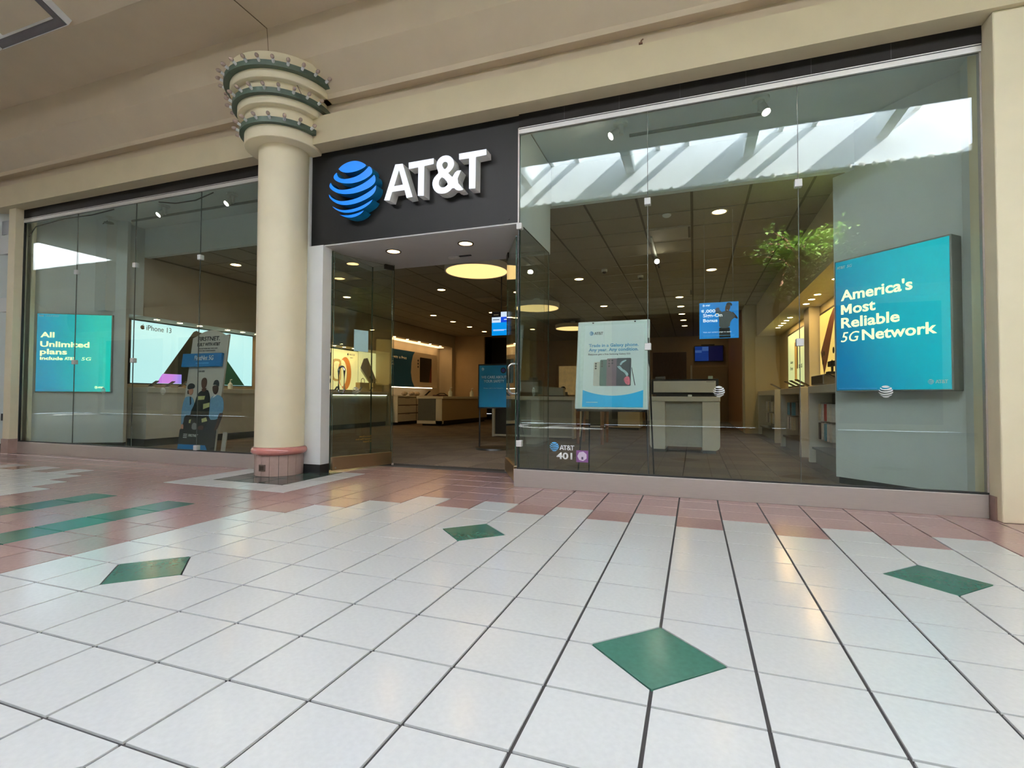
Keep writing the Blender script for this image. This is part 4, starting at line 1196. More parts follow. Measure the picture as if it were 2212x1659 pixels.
for k, y in enumerate((30.0, 33.4, 35.0)):
    phone_stand(['small watch stand on the grey counter beneath the orange strap', 'small watch stand on the grey counter beneath the word WATCH', 'small watch stand on the grey counter near the slanted phone'][k], -28.5, y, 3.3, -math.pi/2, 'stands on the grey counter', 0.9, 0.8)
bt = thing('spray_bottle', 'clear white pump bottle on the left counter by the standee', 'bottle', (-28.5, 19.5, 3.3))
MB().lathe([(0.001, 0), (0.13, 0), (0.14, 0.04), (0.14, 0.32), (0.05, 0.42), (0.05, 0.5), (0.001, 0.5)], 0, 0, 16).build('bottle_body', mat('milky_plastic', (214, 226, 220), 0.3), bt, smooth=True)
MB().tube([(0, 0, 0.5), (0, 0, 0.6), (0.14, 0, 0.62)], 0.03, 8).build('pump', WHITE, bt)
for k, (y, h) in enumerate(((33.6, 0.85), (35.6, 0.85))):
    b = thing('paper_bag', ['pale paper carrier bag on the counter below the slanted phone, left one', 'pale paper carrier bag on the counter below the slanted phone, right one'][k], 'bag', (-28.9, y, 3.3), math.pi/2, group='paper bags on the counter')
    MB().bbox(0, 1.5, -0.25, 0.25, 0, h, 0.02).build('bag_body', mat('kraft_cream', (196, 184, 146), 0.7, vary=0.03), b)
    MB().tube([(0.5, 0, h), (0.52, 0, h+0.3), (0.75, 0, h+0.42), (0.98, 0, h+0.3), (1.0, 0, h)], 0.03, 6).build('bag_handle', mat('bag_cord', (150, 138, 104), 0.7), b)
for k, (y, z) in enumerate(((38.6, 0), (40.0, 0), (41.0, 0))):
    MBX = MB().ball((0, 0, 0.22), 0.28, 10, 7, (1.1, 1.3, 0.8))
    o = MBX.build('crumpled_bag', mat('white_crumple', (214, 200, 186), 0.7, bump=0.6, bscale=40)); o.location = Vector((-27.0, y, 2.95))*S
    tag(o, ['white crumpled bag on the drawer unit, leftmost', 'white crumpled bag on the drawer unit, middle', 'white crumpled bag on the drawer unit, rightmost'][k], 'bag', 'crumpled bags on the drawer unit')
tr = thing('headset_tray', 'dark headset tray lying on the far end of the drawer unit', 'tray', (-27.0, 46.6, 2.95), math.pi/2)
MB().bbox(-1.6, 1.6, -0.3, 0.3, 0, 0.12, 0.02).build('tray', mat('dark_red_brown', (70, 36, 32), 0.5), tr)
MB().tube([(-1.2, 0, 0.12), (-0.4, 0, 0.3), (0.6, 0, 0.3), (1.3, 0, 0.12)], 0.05, 6).build('cable', BLACK, tr)
ph = phone_stand('black handset lying on the drawer unit under the blue poster', -27.0, 43.0, 2.95, -math.pi/2, None, 0.7, 1.5)
# niche lamps
nl = MB().lathe([(0.001, 0.0), (0.14, 0.0)], seg=16).mesh('niche_lens', mat('niche_lens_glow', (255, 214, 150), 0.5, vary=0.0, emit=95.0, ergb=(255, 200, 128)))
def niche_light(x, y, z, label, group):
    t = thing('niche_light', label, 'ceiling light', (x, y, z), group=group)
    o = bpy.data.objects.new('lens', nl); COL.objects.link(o); o.parent = t; o.location.z = -0.012*S
    MB().lathe([(0.135, -0.01), (0.175, -0.02), (0.18, 0.0)], seg=16).build('trim_ring', RIMW, t)
for k, y in enumerate((14.6, 16.0, 17.3, 19.3, 20.5, 21.7, 29.9, 31.2, 32.5, 33.8)):
    niche_light(-28.6, y, 7.2, 'small niche lamp above the left wall displays, '+['first', 'second', 'third', 'fourth', 'fifth', 'sixth', 'seventh', 'eighth', 'ninth', 'tenth'][k]+' from the window', 'niche lamps along the left wall')
for k, y in enumerate((39.0, 41.5, 44.0, 46.5, 49.0)):
    niche_light(-28.5, y, 9.0, 'small niche lamp above the blue poster, '+['first', 'second', 'third', 'fourth', 'fifth'][k]+' from the front', 'niche lamps above the blue poster')

# ------------------------------------------------------------------ standee behind the left window
st = thing('standee', 'tall white cardboard standee with three uniformed workers and a blue band', 'standee', (-24.3, 12.75, 0.0))
st.scale = (1.085, 1.085, 1.085)
st.rotation_euler = (-math.atan2(0.72, 5.75), 0, 0)
SW = 2.3
def K(px, py):
    l = 205-(py-195)*165/1410.0; r = 617-(py-155)*127/1465.0
    return ((px-l)/(r-l)*SW, (1640-py)/1545.0*5.8)
def KP(name, pts, y, m, sm=1):
    return flat(st, name, smooth_loop([K(*p) for p in pts], sm) if sm else [K(*p) for p in pts], y, m, 0.012)
SKIN1 = mat('print_skin_light', (196, 140, 112), 0.6); SKIN2 = mat('print_skin_brown', (92, 60, 46), 0.6); SKIN3 = mat('print_skin_deep', (74, 48, 38), 0.6)
PBLU = mat('print_shirt_blue', (112, 158, 190), 0.6, vary=0.08); PBLK = mat('print_coat_black', (26, 26, 24), 0.6, vary=0.1); PYEL = mat('print_reflective_yellow', (206, 206, 140), 0.6, vary=0.1)
PNAV = mat('print_navy', (30, 32, 40), 0.6, vary=0.1); BBL = mat('print_bright_blue', (24, 118, 184), 0.5, vary=0.03); BRD = mat('standee_white', (206, 202, 190), 0.6, vary=0.02)
top = [K(205, 195)]+[(SW*(0.02+0.96*i/12), 5.37+0.42*math.sin(math.pi*i/12)**0.8) for i in range(1, 12)]+[K(617, 160)]
MB().prism([(0, 0), (SW, 0)]+list(reversed(top)), 0.0, 0.08).build('board', BRD, st)
KP('hips_print', [(110, 1170), (250, 1170), (520, 1220), (505, 1375), (70, 1375), (100, 1250)], -0.013, PNAV, 0)
KP('shirt_print', [(110, 975), (150, 945), (205, 950), (235, 1010), (230, 1100), (200, 1180), (120, 1185), (105, 1290), (80, 1300), (78, 1150)], -0.016, PBLU)
KP('shirt_print', [(430, 960), (470, 930), (530, 925), (580, 975), (585, 1140), (530, 1160), (520, 1230), (410, 1235), (415, 1050)], -0.016, PBLU)
KP('arm_print', [(530, 1150), (580, 1145), (560, 1230), (510, 1365), (480, 1370), (510, 1270)], -0.019, SKIN3)
KP('coat_print', [(265, 940), (300, 880), (390, 850), (420, 930), (425, 1040), (410, 1250), (380, 1290), (360, 1350), (180, 1360), (190, 1150), (240, 1040)], -0.020, PBLK)
KP('neck_print', [(320, 850), (375, 840), (370, 880), (330, 890)], -0.022, SKIN2)
KP('face_print', [(318, 740), (340, 710), (370, 710), (383, 750), (378, 810), (350, 860), (325, 840), (315, 790)], -0.024, SKIN2)
KP('face_print', [(165, 860), (190, 845), (222, 850), (220, 900), (195, 935), (170, 915)], -0.024, SKIN1)
KP('cap_print', [(150, 860), (155, 800), (195, 775), (240, 795), (240, 840), (200, 852)], -0.027, PNAV)
KP('hair_print', [(150, 870), (170, 865), (168, 915), (152, 920)], -0.022, mat('print_hair_brown', (84, 58, 42), 0.7))
KP('face_print', [(450, 810), (515, 805), (518, 870), (495, 920), (465, 915), (448, 860)], -0.024, SKIN3)
KP('cap_print', [(455, 800), (470, 745), (505, 735), (525, 770), (522, 820), (490, 800)], -0.027, PNAV)
KP('collar_print', [(450, 965), (475, 925), (500, 930), (470, 955)], -0.022, PRW, 0)
KP('stripe_print', [(270, 945), (365, 938), (355, 985), (270, 992)], -0.024, PYEL, 0)
KP('stripe_print', [(345, 1040), (420, 1022), (418, 1075), (345, 1105)], -0.024, PYEL, 0)
KP('stripe_print', [(330, 1225), (385, 1205), (400, 1250), (335, 1270)], -0.024, PYEL, 0)
KP('stripe_print', [(180, 1240), (205, 1232), (195, 1282), (175, 1280)], -0.024, PYEL, 0)
KP('hand_print', [(285, 1325), (330, 1300), (360, 1315), (350, 1360), (290, 1360)], -0.026, SKIN2)
KP('hand_print', [(82, 1300), (110, 1295), (108, 1355), (80, 1355)], -0.026, SKIN1)
KP('helmet_print', [(215, 1290), (250, 1270), (280, 1300), (275, 1360), (212, 1360)], -0.025, mat('print_silver', (150, 152, 150), 0.5))
KP('tie_print', [(180, 950), (196, 950), (200, 1040), (185, 1060)], -0.022, PNAV, 0)
KP('black_panel', [(68, 1362), (512, 1362), (492, 1638), (38, 1638)], -0.03, INK, 0)
KP('blue_foot', [(52, 1545), (385, 1545), (425, 1638), (38, 1638)], -0.04, BBL, 0)
band = MB().bbox(-0.32, SW-0.12, -0.16, -0.02, 4.0, 4.64, 0.02).build('blue_band', BBL, st)
text(st, 'FirstNet 5G', 0.5, 4.3, -0.175, PRW, h=0.23, wd=1.2, bold=0.02)
flat(st, 'fine_print', rect(0.62, 1.45, 4.15, 4.18), -0.172, PRB)
text(st, 'FIRSTNET.', 0.36, 5.27, -0.012, INK, h=0.21, wd=1.4, bold=0.01)
text(st, 'BUILT WITH AT&T', 0.36, 5.02, -0.012, INK, h=0.16, wd=1.45, bold=0.02)
text(st, 'THE NETWORK BUILT WITH AND', 0.48, 4.87, -0.012, INK, h=0.06, wd=1.2); text(st, 'FOR FIRST RESPONDERS', 0.52, 4.76, -0.012, INK, h=0.06, wd=1.05)
text(st, 'SCAN HERE', 0.62, 3.76, -0.012, INK, h=0.08, wd=0.45)
text(st, 'FIRSTNET', 0.6, 0.72, -0.036, PRW, h=0.12, wd=0.6, shear=0.1)
for k in range(3):
    flat(st, 'logo_bar', rect(0.28, 0.52, 0.66+0.075*k, 0.69+0.075*k), -0.036, PRW)
MB().box(SW-0.02, SW+0.22, 0.35, 0.4, 0.0, 1.0).build('rear_strut', BRD, st)

# ------------------------------------------------------------------ easel with poster behind the right window
ez = thing('poster_easel', 'white framed phone trade-in poster standing on a black easel', 'poster stand', (-3.76, 12.6, 0))
fr_ = bpy.data.objects.new('poster_frame', MB().bbox(0, 2.66, 0.0, 0.1, 0, 3.36, 0.03).mesh('poster_frame', mat('snap_frame_white', (232, 242, 238), 0.35, vary=0.02)))
COL.objects.link(fr_); fr_.parent = ez; fr_.location = Vector((0, 0, 2.42))*S; fr_.rotation_euler = (-math.atan2(0.62, 3.36), 0, 0)
PAPER = mat('poster_paper', (232, 246, 244), 0.4, vary=0.01)
SKB = mat('print_sky_blue', (0, 180, 240), 0.4, vary=0.02); TXB = mat('print_text_blue', (92, 170, 214), 0.5); TXG = mat('print_text_grey', (90, 96, 98), 0.5)
yy = -0.012
MB().box(0.1, 2.56, -0.006, 0.0, 0.08, 3.28).build('clear_sheet', mat('pale_sheet', (222, 240, 234), 0.2), fr_)
flat(fr_, 'poster_print', rect(0.28, 2.46, 0.08, 3.2), yy, PAPER, 0.006)
yy = -0.02
globe(fr_, 0.53, 2.88, 0.08, yy, TXB); att(fr_, 0.64, 2.82, 0.11, yy, TXG)
text(fr_, 'Trade in a Galaxy phone.', 0.45, 2.31, yy, TXB, h=0.16, wd=1.82, bold=0.02)
text(fr_, 'Any year. Any condition.', 0.45, 2.14, yy, TXB, h=0.16, wd=1.82, bold=0.02)
text(fr_, 'Everyone gets a free Samsung Galaxy S22.', 0.44, 2.02, yy, TXG, h=0.075, wd=1.56, bold=0.01)
flat(fr_, 'phone_picture', rrect(0.66, 1.0, 0.86, 1.77, 0.05), yy, mat('print_cream', (204, 204, 192), 0.4))
flat(fr_, 'phone_picture', rrect(0.89, 1.3, 0.86, 1.85, 0.05), yy-0.004, mat('print_forest', (76, 104, 96), 0.4))
flat(fr_, 'phone_picture', rrect(1.14, 1.56, 0.86, 1.89, 0.04), yy-0.008, mat('print_mauve', (128, 104, 112), 0.4))
flat(fr_, 'screen_picture', rrect(1.5, 2.02, 0.86, 1.9, 0.04), yy-0.01, mat('print_charcoal', (70, 74, 76), 0.4))
flat(fr_, 'smoke_picture', smooth_loop([(1.52, 1.58), (1.62, 1.62), (1.7, 1.5), (1.84, 1.42), (1.95, 1.28), (1.88, 1.2), (1.78, 1.36), (1.64, 1.44)], 2), yy-0.016, mat('print_ice', (178, 206, 210), 0.4, vary=0.2, scale=60))
flat(fr_, 'smoke_picture', smooth_loop([(1.6, 1.66), (1.68, 1.78), (1.84, 1.84), (1.86, 1.8), (1.72, 1.72), (1.66, 1.62)], 2), yy-0.016, MATS['print_ice'])
flat(fr_, 'flower_picture', smooth_loop([(1.76, 1.12), (1.86, 1.22), (1.98, 1.2), (2.0, 0.9), (1.88, 0.9), (1.8, 1.0)], 2), yy-0.016, mat('print_coral', (216, 104, 124), 0.4, vary=0.2, scale=60))
for cx, zs in ((0.74, (1.7, 1.61, 1.52)), (0.97, (1.77, 1.69, 1.6)), (1.23, (1.81, 1.7, 1.6)), (1.34, (1.81, 1.71))):
    for z in zs:
        flat(fr_, 'lens_picture', circle(cx, z, 0.034, n=14), yy-0.016, INK)
flat(fr_, 'pen_picture', [(2.03, 1.54), (2.05, 1.54), (2.18, 0.9), (2.165, 0.87), (2.15, 0.9)], yy, INK)
flat(fr_, 'blue_swoosh', [(0.28, 0.08), (2.46, 0.08), (2.46, 0.71)]+[(2.46-2.18*i/14, 0.5+0.21*((i-7)/7.0)**2) for i in range(1, 14)]+[(0.28, 0.71)], yy, SKB)
flat(fr_, 'fine_print', rect(0.42, 0.85, 0.24, 0.26), yy-0.009, PRW)
for x in (0.55, 2.1):
    MB().box(x, x+0.06, -0.02, 0.0, 3.27, 3.31).build('snap_clip', INK, fr_)
for (a, b) in (((0.5, 0.3, 2.5), (0.46, 0.42, 0.02)), ((2.62, 0.3, 5.0), (2.8, 0.42, 0.02)), ((0.3, 0.4, 3.0), (-0.12, 1.2, 0.02)), ((2.5, 0.5, 3.0), (2.58, 0.85, 0.02))):
    MB().tube([a, b], 0.03, 8).build('leg', BLACK, ez)
MB().box(0.1, 2.6, -0.1, 0.14, 2.34, 2.42).build('poster_ledge', BLACK, ez)

# ------------------------------------------------------------------ other signs and screens
HB = mat('print_recruit_blue', (10, 128, 206), 0.4, vary=0.03, emit=0.32)
hs = thing('hanging_poster', 'blue hanging poster offering a sign-on bonus with a man in grey shirt', 'poster', (0.62, 16.0, 5.24))
MB().bbox(0, 1.46, 0.0, 0.06, 0, 1.45, 0.01).build('board', HB, hs)
PG = mat('print_polo_grey', (98, 104, 104), 0.5, vary=0.05, emit=0.05)
yy = -0.012
flat(hs, 'trousers_print', [(0.74, 0.02), (1.16, 0.02), (1.13, 0.42), (0.74, 0.42)], yy, INK)
flat(hs, 'arm_print', smooth_loop([(0.62, 1.1), (0.7, 1.22), (0.8, 1.1), (0.88, 1.0), (0.78, 0.92), (0.6, 1.0)], 1), yy, PG)
flat(hs, 'arm_print', smooth_loop([(1.2, 0.9), (1.4, 0.74), (1.44, 0.8), (1.24, 1.05)], 1), yy, SKIN2)
flat(hs, 'shirt_print', smooth_loop([(0.74, 0.4), (1.12, 0.4), (1.17, 0.7), (1.34, 0.82), (1.3, 0.95), (1.14, 1.08), (1.0, 1.1), (0.84, 1.05), (0.72, 0.98), (0.74, 0.7)], 1), yy-0.004, PG)
flat(hs, 'face_print', smooth_loop([(0.96, 1.12), (0.98, 1.3), (1.06, 1.36), (1.16, 1.32), (1.15, 1.18), (1.08, 1.06), (1.0, 1.06)], 1), yy-0.008, SKIN2)
flat(hs, 'hair_print', smooth_loop([(1.0, 1.3), (1.02, 1.4), (1.12, 1.43), (1.23, 1.36), (1.2, 1.26), (1.14, 1.34)], 1), yy-0.012, INK)
flat(hs, 'smile_print', [(1.01, 1.13), (1.08, 1.12), (1.05, 1.09)], yy-0.013, PRW)
flat(hs, 'hand_print', smooth_loop([(0.58, 1.12), (0.62, 1.22), (0.74, 1.24), (0.76, 1.16), (0.66, 1.08)], 1), yy-0.005, mat('print_violet', (96, 86, 116), 0.5))
yy = -0.03
globe(hs, 0.16, 1.33, 0.045, yy, PRE); att(hs, 0.23, 1.3, 0.06, yy, PRE)
text(hs, '$', 0.07, 1.06, yy, PRE, h=0.1); text(hs, '1,000', 0.13, 1.02, yy, PRE, h=0.15, wd=0.47, bold=0.02)
text(hs, 'Sign-On', 0.14, 0.82, yy, PRE, h=0.18, wd=0.72, bold=0.02); text(hs, 'Bonus', 0.14, 0.66, yy, PRE, h=0.13, wd=0.54, bold=0.02)
text(hs, 'Visit our careers page to apply', 0.14, 0.22, yy, PRE, h=0.055, wd=1.05)
flat(hs, 'fine_print', rect(0.14, 1.3, 0.1, 0.115), yy, PRB)
for x in (0.2, 1.26):
    MB().tube([(x, 0.03, 1.45), (x, 0.03, 5.16)], 0.008, 6).build('hanging_wire', TRK, hs)
ds_ = thing('hanging_screen', 'blue hanging screen with dark and white squares beyond the entrance', 'screen', (-10.9, 22.0, 6.45))
MB().bbox(0, 1.2, 0.0, 0.15, 0, 1.46, 0.02).build('housing', BLACK, ds_)
BLS = mat('screen_azure', (0, 132, 214), 0.3, vary=0.05, emit=0.7); BLK2 = mat('screen_black', (10, 10, 24), 0.3, emit=0.2); LGS = mat('screen_pale', (186, 206, 232), 0.3, emit=0.7); BLD = mat('screen_royal', (16, 66, 200), 0.3, emit=0.7)
flat(ds_, 'screen_image', rect(0.03, 1.17, 0.04, 0.86), -0.012, BLS)
flat(ds_, 'screen_image', rect(0.03, 0.6, 1.12, 1.42), -0.012, BLK2); flat(ds_, 'screen_image', rect(0.6, 1.17, 1.12, 1.42), -0.012, LGS)
flat(ds_, 'screen_image', rect(0.03, 0.6, 0.8, 1.12), -0.014, LGS); flat(ds_, 'screen_image', rect(0.6, 1.17, 0.8, 1.12), -0.014, BLD)
flat(ds_, 'screen_text', rect(0.15, 0.45, 1.24, 1.28), -0.02, PRW); flat(ds_, 'screen_text', rect(0.12, 0.95, 0.36, 0.385), -0.02, LGS); flat(ds_, 'screen_text', rect(0.12, 0.8, 0.31, 0.335), -0.02, LGS); flat(ds_, 'screen_text', rect(0.1, 0.5, 0.95, 0.99), -0.02, GREY); flat(ds_, 'screen_text', rect(0.8, 1.05, 0.94, 0.99), -0.02, LGS)
MB().tube([(0.6, 0.08, 1.46), (0.6, 0.08, 3.95)], 0.04, 8).build('ceiling_pole', BLACK, ds_)
ss = thing('safety_sign', 'blue safety notice in a black stand inside the entrance', 'sign stand', (-10.8, 20.0, 0))
MB().bbox(-0.05, 1.9, -0.05, 0.05, 2.22, 4.66, 0.02).build('frame', BLACK, ss)
flat(ss, 'notice_print', rect(0.03, 1.82, 2.3, 4.58), -0.062, mat('print_safety_blue', (22, 128, 176), 0.4, vary=0.02))
text(ss, 'WE CARE ABOUT', 0.16, 3.86, -0.075, LYEL if False else mat('print_pale_blue', (190, 216, 230), 0.5), h=0.15, wd=1.48, bold=0.02)
text(ss, 'YOUR SAFETY', 0.3, 3.64, -0.075, MATS['print_pale_blue'], h=0.15, wd=1.2, bold=0.02)
text(ss, 'Please wait to be helped in', 0.3, 3.3, -0.075, MATS['print_pale_blue'], h=0.06, wd=1.15)
globe(ss, 0.24, 4.38, 0.08, -0.075, MATS['print_pale_blue']); flat(ss, 'round_badge', circle(1.45, 4.3, 0.16), -0.075, INK); flat(ss, 'round_badge', circle(1.45, 4.3, 0.1), -0.082, mat('print_badge_violet', (60, 60, 140), 0.5))
MB().tube([(0.0, 0.1, 0.05), (0.0, 0.1, 4.4)], 0.05, 8).build('pole', BLACK, ss)
MB().lathe([(0.001, 0.14), (0.4, 0.13), (1.0, 0.1), (1.03, 0.0), (0.001, 0.0)], 0.85, 0.1, 32).build('base', BLACK, ss, smooth=True)
tv = thing('wall_television', 'dark blue television screen high on the rear wall', 'television', (0.45, 59.7, 7.25))
MB().bbox(0, 3.3, 0.0, 0.2, 0, 1.95, 0.03).build('housing', BLACK, tv)
flat(tv, 'screen_image', rect(0.08, 1.62, 0.1, 1.85), -0.012, mat('screen_deep_blue', (14, 60, 150), 0.3, vary=0.3, scale=3, emit=0.35)); flat(tv, 'screen_image', rect(1.62, 3.2, 0.1, 1.85), -0.012, mat('screen_night', (14, 14, 66), 0.3, emit=0.3))
flat(tv, 'screen_text', rect(0.9, 1.6, 1.3, 1.8), -0.02, mat('screen_mid_blue', (70, 110, 190), 0.3, emit=0.3)); flat(tv, 'screen_text', rect(0.1, 0.85, 1.1, 1.4), -0.02, MATS['screen_mid_blue'])
MB().box(0.8, 2.3, 0.05, 0.2, 1.95, 2.1).build('wall_bracket', BLACK, tv)
pc = thing('framed_picture', 'glowing sepia framed picture on the rear wall behind the tables', 'picture', (-16.85, 59.8, 3.0))
MB().bbox(0, 2.9, 0.0, 0.2, 0, 4.25, 0.03).build('frame', mat('frame_tan', (170, 146, 110), 0.5), pc)
MB().box(0.35, 2.75, -0.02, 0.0, 0.2, 4.0).build('print', mat('sepia_print', (190, 156, 100), 0.5, vary=0.35, scale=5, emit=0.2), pc)

# ------------------------------------------------------------------ kiosk counter
ks = thing('kiosk_counter', 'pale kiosk counter with rounded feet in the right aisle', 'counter', (0, 22.0, 0))
foot = lambda x0, x1, side: [(x0, 2.66), (x1, 2.66)]+([(x1, 0.16), (x0+0.2, 0.16), (x0+0.06, 0.24), (x0, 0.38)] if side < 0 else [(x1, 0.38), (x1-0.06, 0.24), (x1-0.2, 0.16), (x0, 0.16)])
MB().prism(foot(-1.82, -1.04, -1), 0.0, 2.2).build('side_leg', PALE, ks)
MB().prism(foot(0.8, 1.64, 1), 0.0, 2.2).build('side_leg', PALE, ks)
MB().box(-1.04, 0.8, 0.25, 2.0, 0.3, 2.66).build('front_panel', mat('pale_grey_panel', (188, 186, 172), 0.5, vary=0.03), ks)
MB().bbox(-1.84, 1.66, -0.04, 2.3, 2.66, 2.92, 0.03).build('worktop', PALE, ks)
MB().box(-1.6, -1.0, 0.1, 2.0, 0, 0.16).build('plinth', GREY, ks); MB().box(0.8, 1.45, 0.1, 2.0, 0, 0.16).build('plinth', GREY, ks)
mo = thing('kiosk_display', 'pale back of a long display unit standing on the kiosk', 'display', (0, 22.3, 2.92))
MB().bbox(-1.75, 1.6, 0.0, 0.5, 0.12, 0.92, 0.02).build('housing', BLACK, mo)
MB().box(-1.64, 1.46, -0.02, 0.0, 0.22, 0.82).build('rear_cover', PALE, mo)
MB().box(-1.5, 1.5, -0.1, 0.5, 0.0, 0.12).build('foot', BLACK, mo)
MB().box(1.0, 1.4, -0.03, -0.02, 0.76, 0.78).build('badge', GREY, mo)
o = MB().bbox(-0.1, 0.1, -0.06, 0.06, 0, 0.1, 0.02).build('white_plug', WHITE); o.location = Vector((0.2, 22.05, 2.92))*S; tag(o, 'small white plug at the front edge of the kiosk top', 'plug')
o = MB().bbox(-0.1, 0.12, -0.06, 0.06, 0, 0.16, 0.02).build('card_reader', mat('pale_green_card', (176, 196, 178), 0.5)); o.location = Vector((1.2, 22.5, 3.84))*S; tag(o, 'small pale card reader on top of the kiosk display', 'card reader')
o = MB().bbox(-0.25, 0.25, -0.1, 0.1, 0, 0.16, 0.02).build('cash_box', mat('dark_brown_box', (50, 40, 34), 0.5)); o.location = Vector((-1.3, 22.5, 3.84))*S; tag(o, 'small dark box on the left end of the kiosk display', 'box')

# ------------------------------------------------------------------ right wall shelf units
BACKP = mat('shelf_back_grey', (122, 122, 112), 0.6, vary=0.04)
BOXC = [mat('pack_'+n, c, 0.5, vary=0.1) for n, c in (('white', (220, 220, 212)), ('red', (170, 42, 40)), ('blue', (90, 160, 186)), ('black', (30, 32, 36)), ('cream', (206, 196, 160)), ('grey', (150, 150, 150)))]
def unit(label, y0, y1):
    t = thing('shelf_unit', label, 'shelf unit', (5.25, y0, 0), group='shelf units along the right wall')
    L = y1-y0
    for y in (0.0, L-0.22):
        MB().bbox(0, 1.5, y, y+0.22, 0, 3.42, 0.03).build('end_panel', PALE, t)
    MB().bbox(0.0, 1.5, 0.22, L-0.22, 3.08, 3.4, 0.02).build('worktop', PALE, t)
    MB().box(0.9, 1.0, 0.22, L-0.22, 0.7, 3.08).build('back_panel', BACKP, t)
    MB().box(0.1, 1.4, 0.22, L-0.22, 0.62, 0.7).build('bottom_shelf', GREY, t)
    MB().box(0.25, 1.4, 0.22, L-0.22, 0.0, 0.62).build('plinth', BACKP, t)
    return t
unit('white shelf unit with boxed accessories, nearest the right window', 14.4, 20.25)
unit('white shelf unit with boxed accessories, middle of the right wall', 22.1, 28.15)
unit('white shelf unit with boxed accessories, farthest along the right wall', 30.4, 39.3)
pkm = [MB().bbox(-0.05, 0.12, -0.14, 0.14, 0, 0.72, 0.01).mesh('accessory_box', m_) for m_ in BOXC]
cnt = 0
def pack(x, y, z, c, label):
    o = bpy.data.objects.new('accessory_box', pkm[c]); COL.objects.link(o); o.location = Vector((x, y, z))*S
    hk = bpy.data.objects.new('hang_tab', HK); COL.objects.link(hk); hk.parent = o
    tag(o, label, 'box', 'accessory boxes on the right wall units')
HK = MB().box(0.0, 0.54, -0.015, 0.015, 0.74, 0.76).mesh('hang_tab', CHROME)
CN = ['white', 'red', 'light blue', 'black', 'cream', 'grey']
ORD = ['nearest', 'second', 'third', 'fourth', 'fifth', 'sixth']
for row, z in (('upper', 1.9), ('lower', 1.08)):
    for k, c in enumerate((0, 0, 2, 0, 3) if row == 'lower' else (0, 0, 1, 0, 4)):
        pack(5.6, 17.6+0.5*k, z, c, '%s hanging box in the %s row of the nearest unit, %s from the window' % (CN[c], row, ORD[k]))
    for k, c in enumerate((4, 0, 5, 0) if row == 'lower' else (2, 3, 2, 2)):
        pack(5.6, 26.2+0.45*k, z, c, '%s hanging box in the %s row of the middle unit, %s from the window' % (CN[c], row, ORD[k]))
    for k, c in enumerate((0, 4, 0, 5, 0) if row == 'lower' else (4, 0, 5, 4, 0)):
        pack(5.6, 33.6+0.8*k, z, c, '%s hanging box in the %s row of the farthest unit, %s from the window' % (CN[c], row, ORD[k]))
# panels in the right niche
YEP = mat('backlit_amber_cream', (240, 214, 130), 0.5, vary=0.03, emit=0.5, ergb=(246, 212, 118))
n1 = thing('phone_light_box', 'amber backlit panel with a brown phone above the nearest right unit', 'light box', (6.8, 25.4, 0), -math.pi/2)
MB().box(0, 9.5, 0.0, 0.05, 3.6, 7.4).build('casing', BLACK, n1); MB().box(0.1, 9.4, -0.02, 0.0, 3.75, 7.28).build('backlit_face', YEP, n1)
flat(n1, 'phone_picture', [(0.3, 5.3), (1.0, 4.1), (1.7, 4.8), (3.4, 7.1), (3.0, 7.25), (2.3, 6.9)], -0.03, mat('print_copper', (136, 84, 66), 0.5, vary=0.08))
for k, (a, b) in enumerate(((0.75, 4.75), (1.0, 5.2), (0.6, 5.15))):
    flat(n1, 'lens_picture', circle(a, b, 0.13), -0.036, INK)
flat(n1, 'lens_picture', circle(2.6, 4.6, 0.16), -0.03, INK); flat(n1, 'lens_picture', circle(2.9, 5.2, 0.16), -0.03, INK)
MB().bbox(6.3, 6.84, 25.5, 26.8, 3.4, 7.84, 0.02).build('niche_pillar', PALE, None)
o = bpy.data.objects['niche_pillar']; struct(o, 'pale pillar dividing the right wall niche', 'pillar')
n2 = thing('dark_screen', 'tall dark screen in the right wall niche between two lit panels', 'screen', (6.72, 28.75, 0), -math.pi/2)
MB().bbox(0, 1.8, 0.0, 0.1, 4.5, 7.6, 0.02).build('housing', BLACK, n2); MB().box(0.08, 1.72, -0.01, 0.0, 4.6, 7.5).build('screen_image', mat('screen_indigo', (30, 32, 62), 0.2, vary=0.4, scale=4, emit=0.1), n2)
n3 = thing('phone_light_box', 'pale green backlit panel with a gold phone above the middle right unit', 'light box', (6.8, 35.2, 0), -math.pi/2)
PGN = mat('backlit_pale_green', (226, 234, 186), 0.5, vary=0.02, emit=0.5, ergb=(220, 232, 170))
MB().box(0, 6.1, 0.0, 0.05, 3.6, 7.4).build('casing', BLACK, n3); MB().box(0.1, 6.0, -0.02, 0.0, 3.7, 7.28).build('backlit_face', PGN, n3)
flat(n3, 'phone_picture', rrect(2.6, 3.4, 4.0, 6.6, 0.1), -0.03, mat('print_pale_gold', (226, 186, 104), 0.5, emit=0.2)); flat(n3, 'phone_picture', rrect(3.4, 3.7, 4.8, 6.5, 0.1), -0.03, mat('print_bronze', (110, 74, 46), 0.5))
text(n3, 'Galaxy', 1.0, 5.2, -0.03, TXG, h=0.25, wd=1.0); text(n3, 'Free', 1.0, 4.8, -0.03, TXG, h=0.25, wd=0.9); text(n3, 'on us', 4.0, 4.8, -0.03, TXG, h=0.25, wd=1.1)
for k, y in enumerate((15.5, 18.5, 21.9, 23.2, 24.5, 29.3, 30.6, 31.75, 32.95, 34.1)):
    niche_light(6.0, y, 7.85, 'small niche lamp above the right wall displays, '+['first', 'second', 'third', 'fourth', 'fifth', 'sixth', 'seventh', 'eighth', 'ninth', 'tenth'][k]+' from the window', 'niche lamps along the right wall')
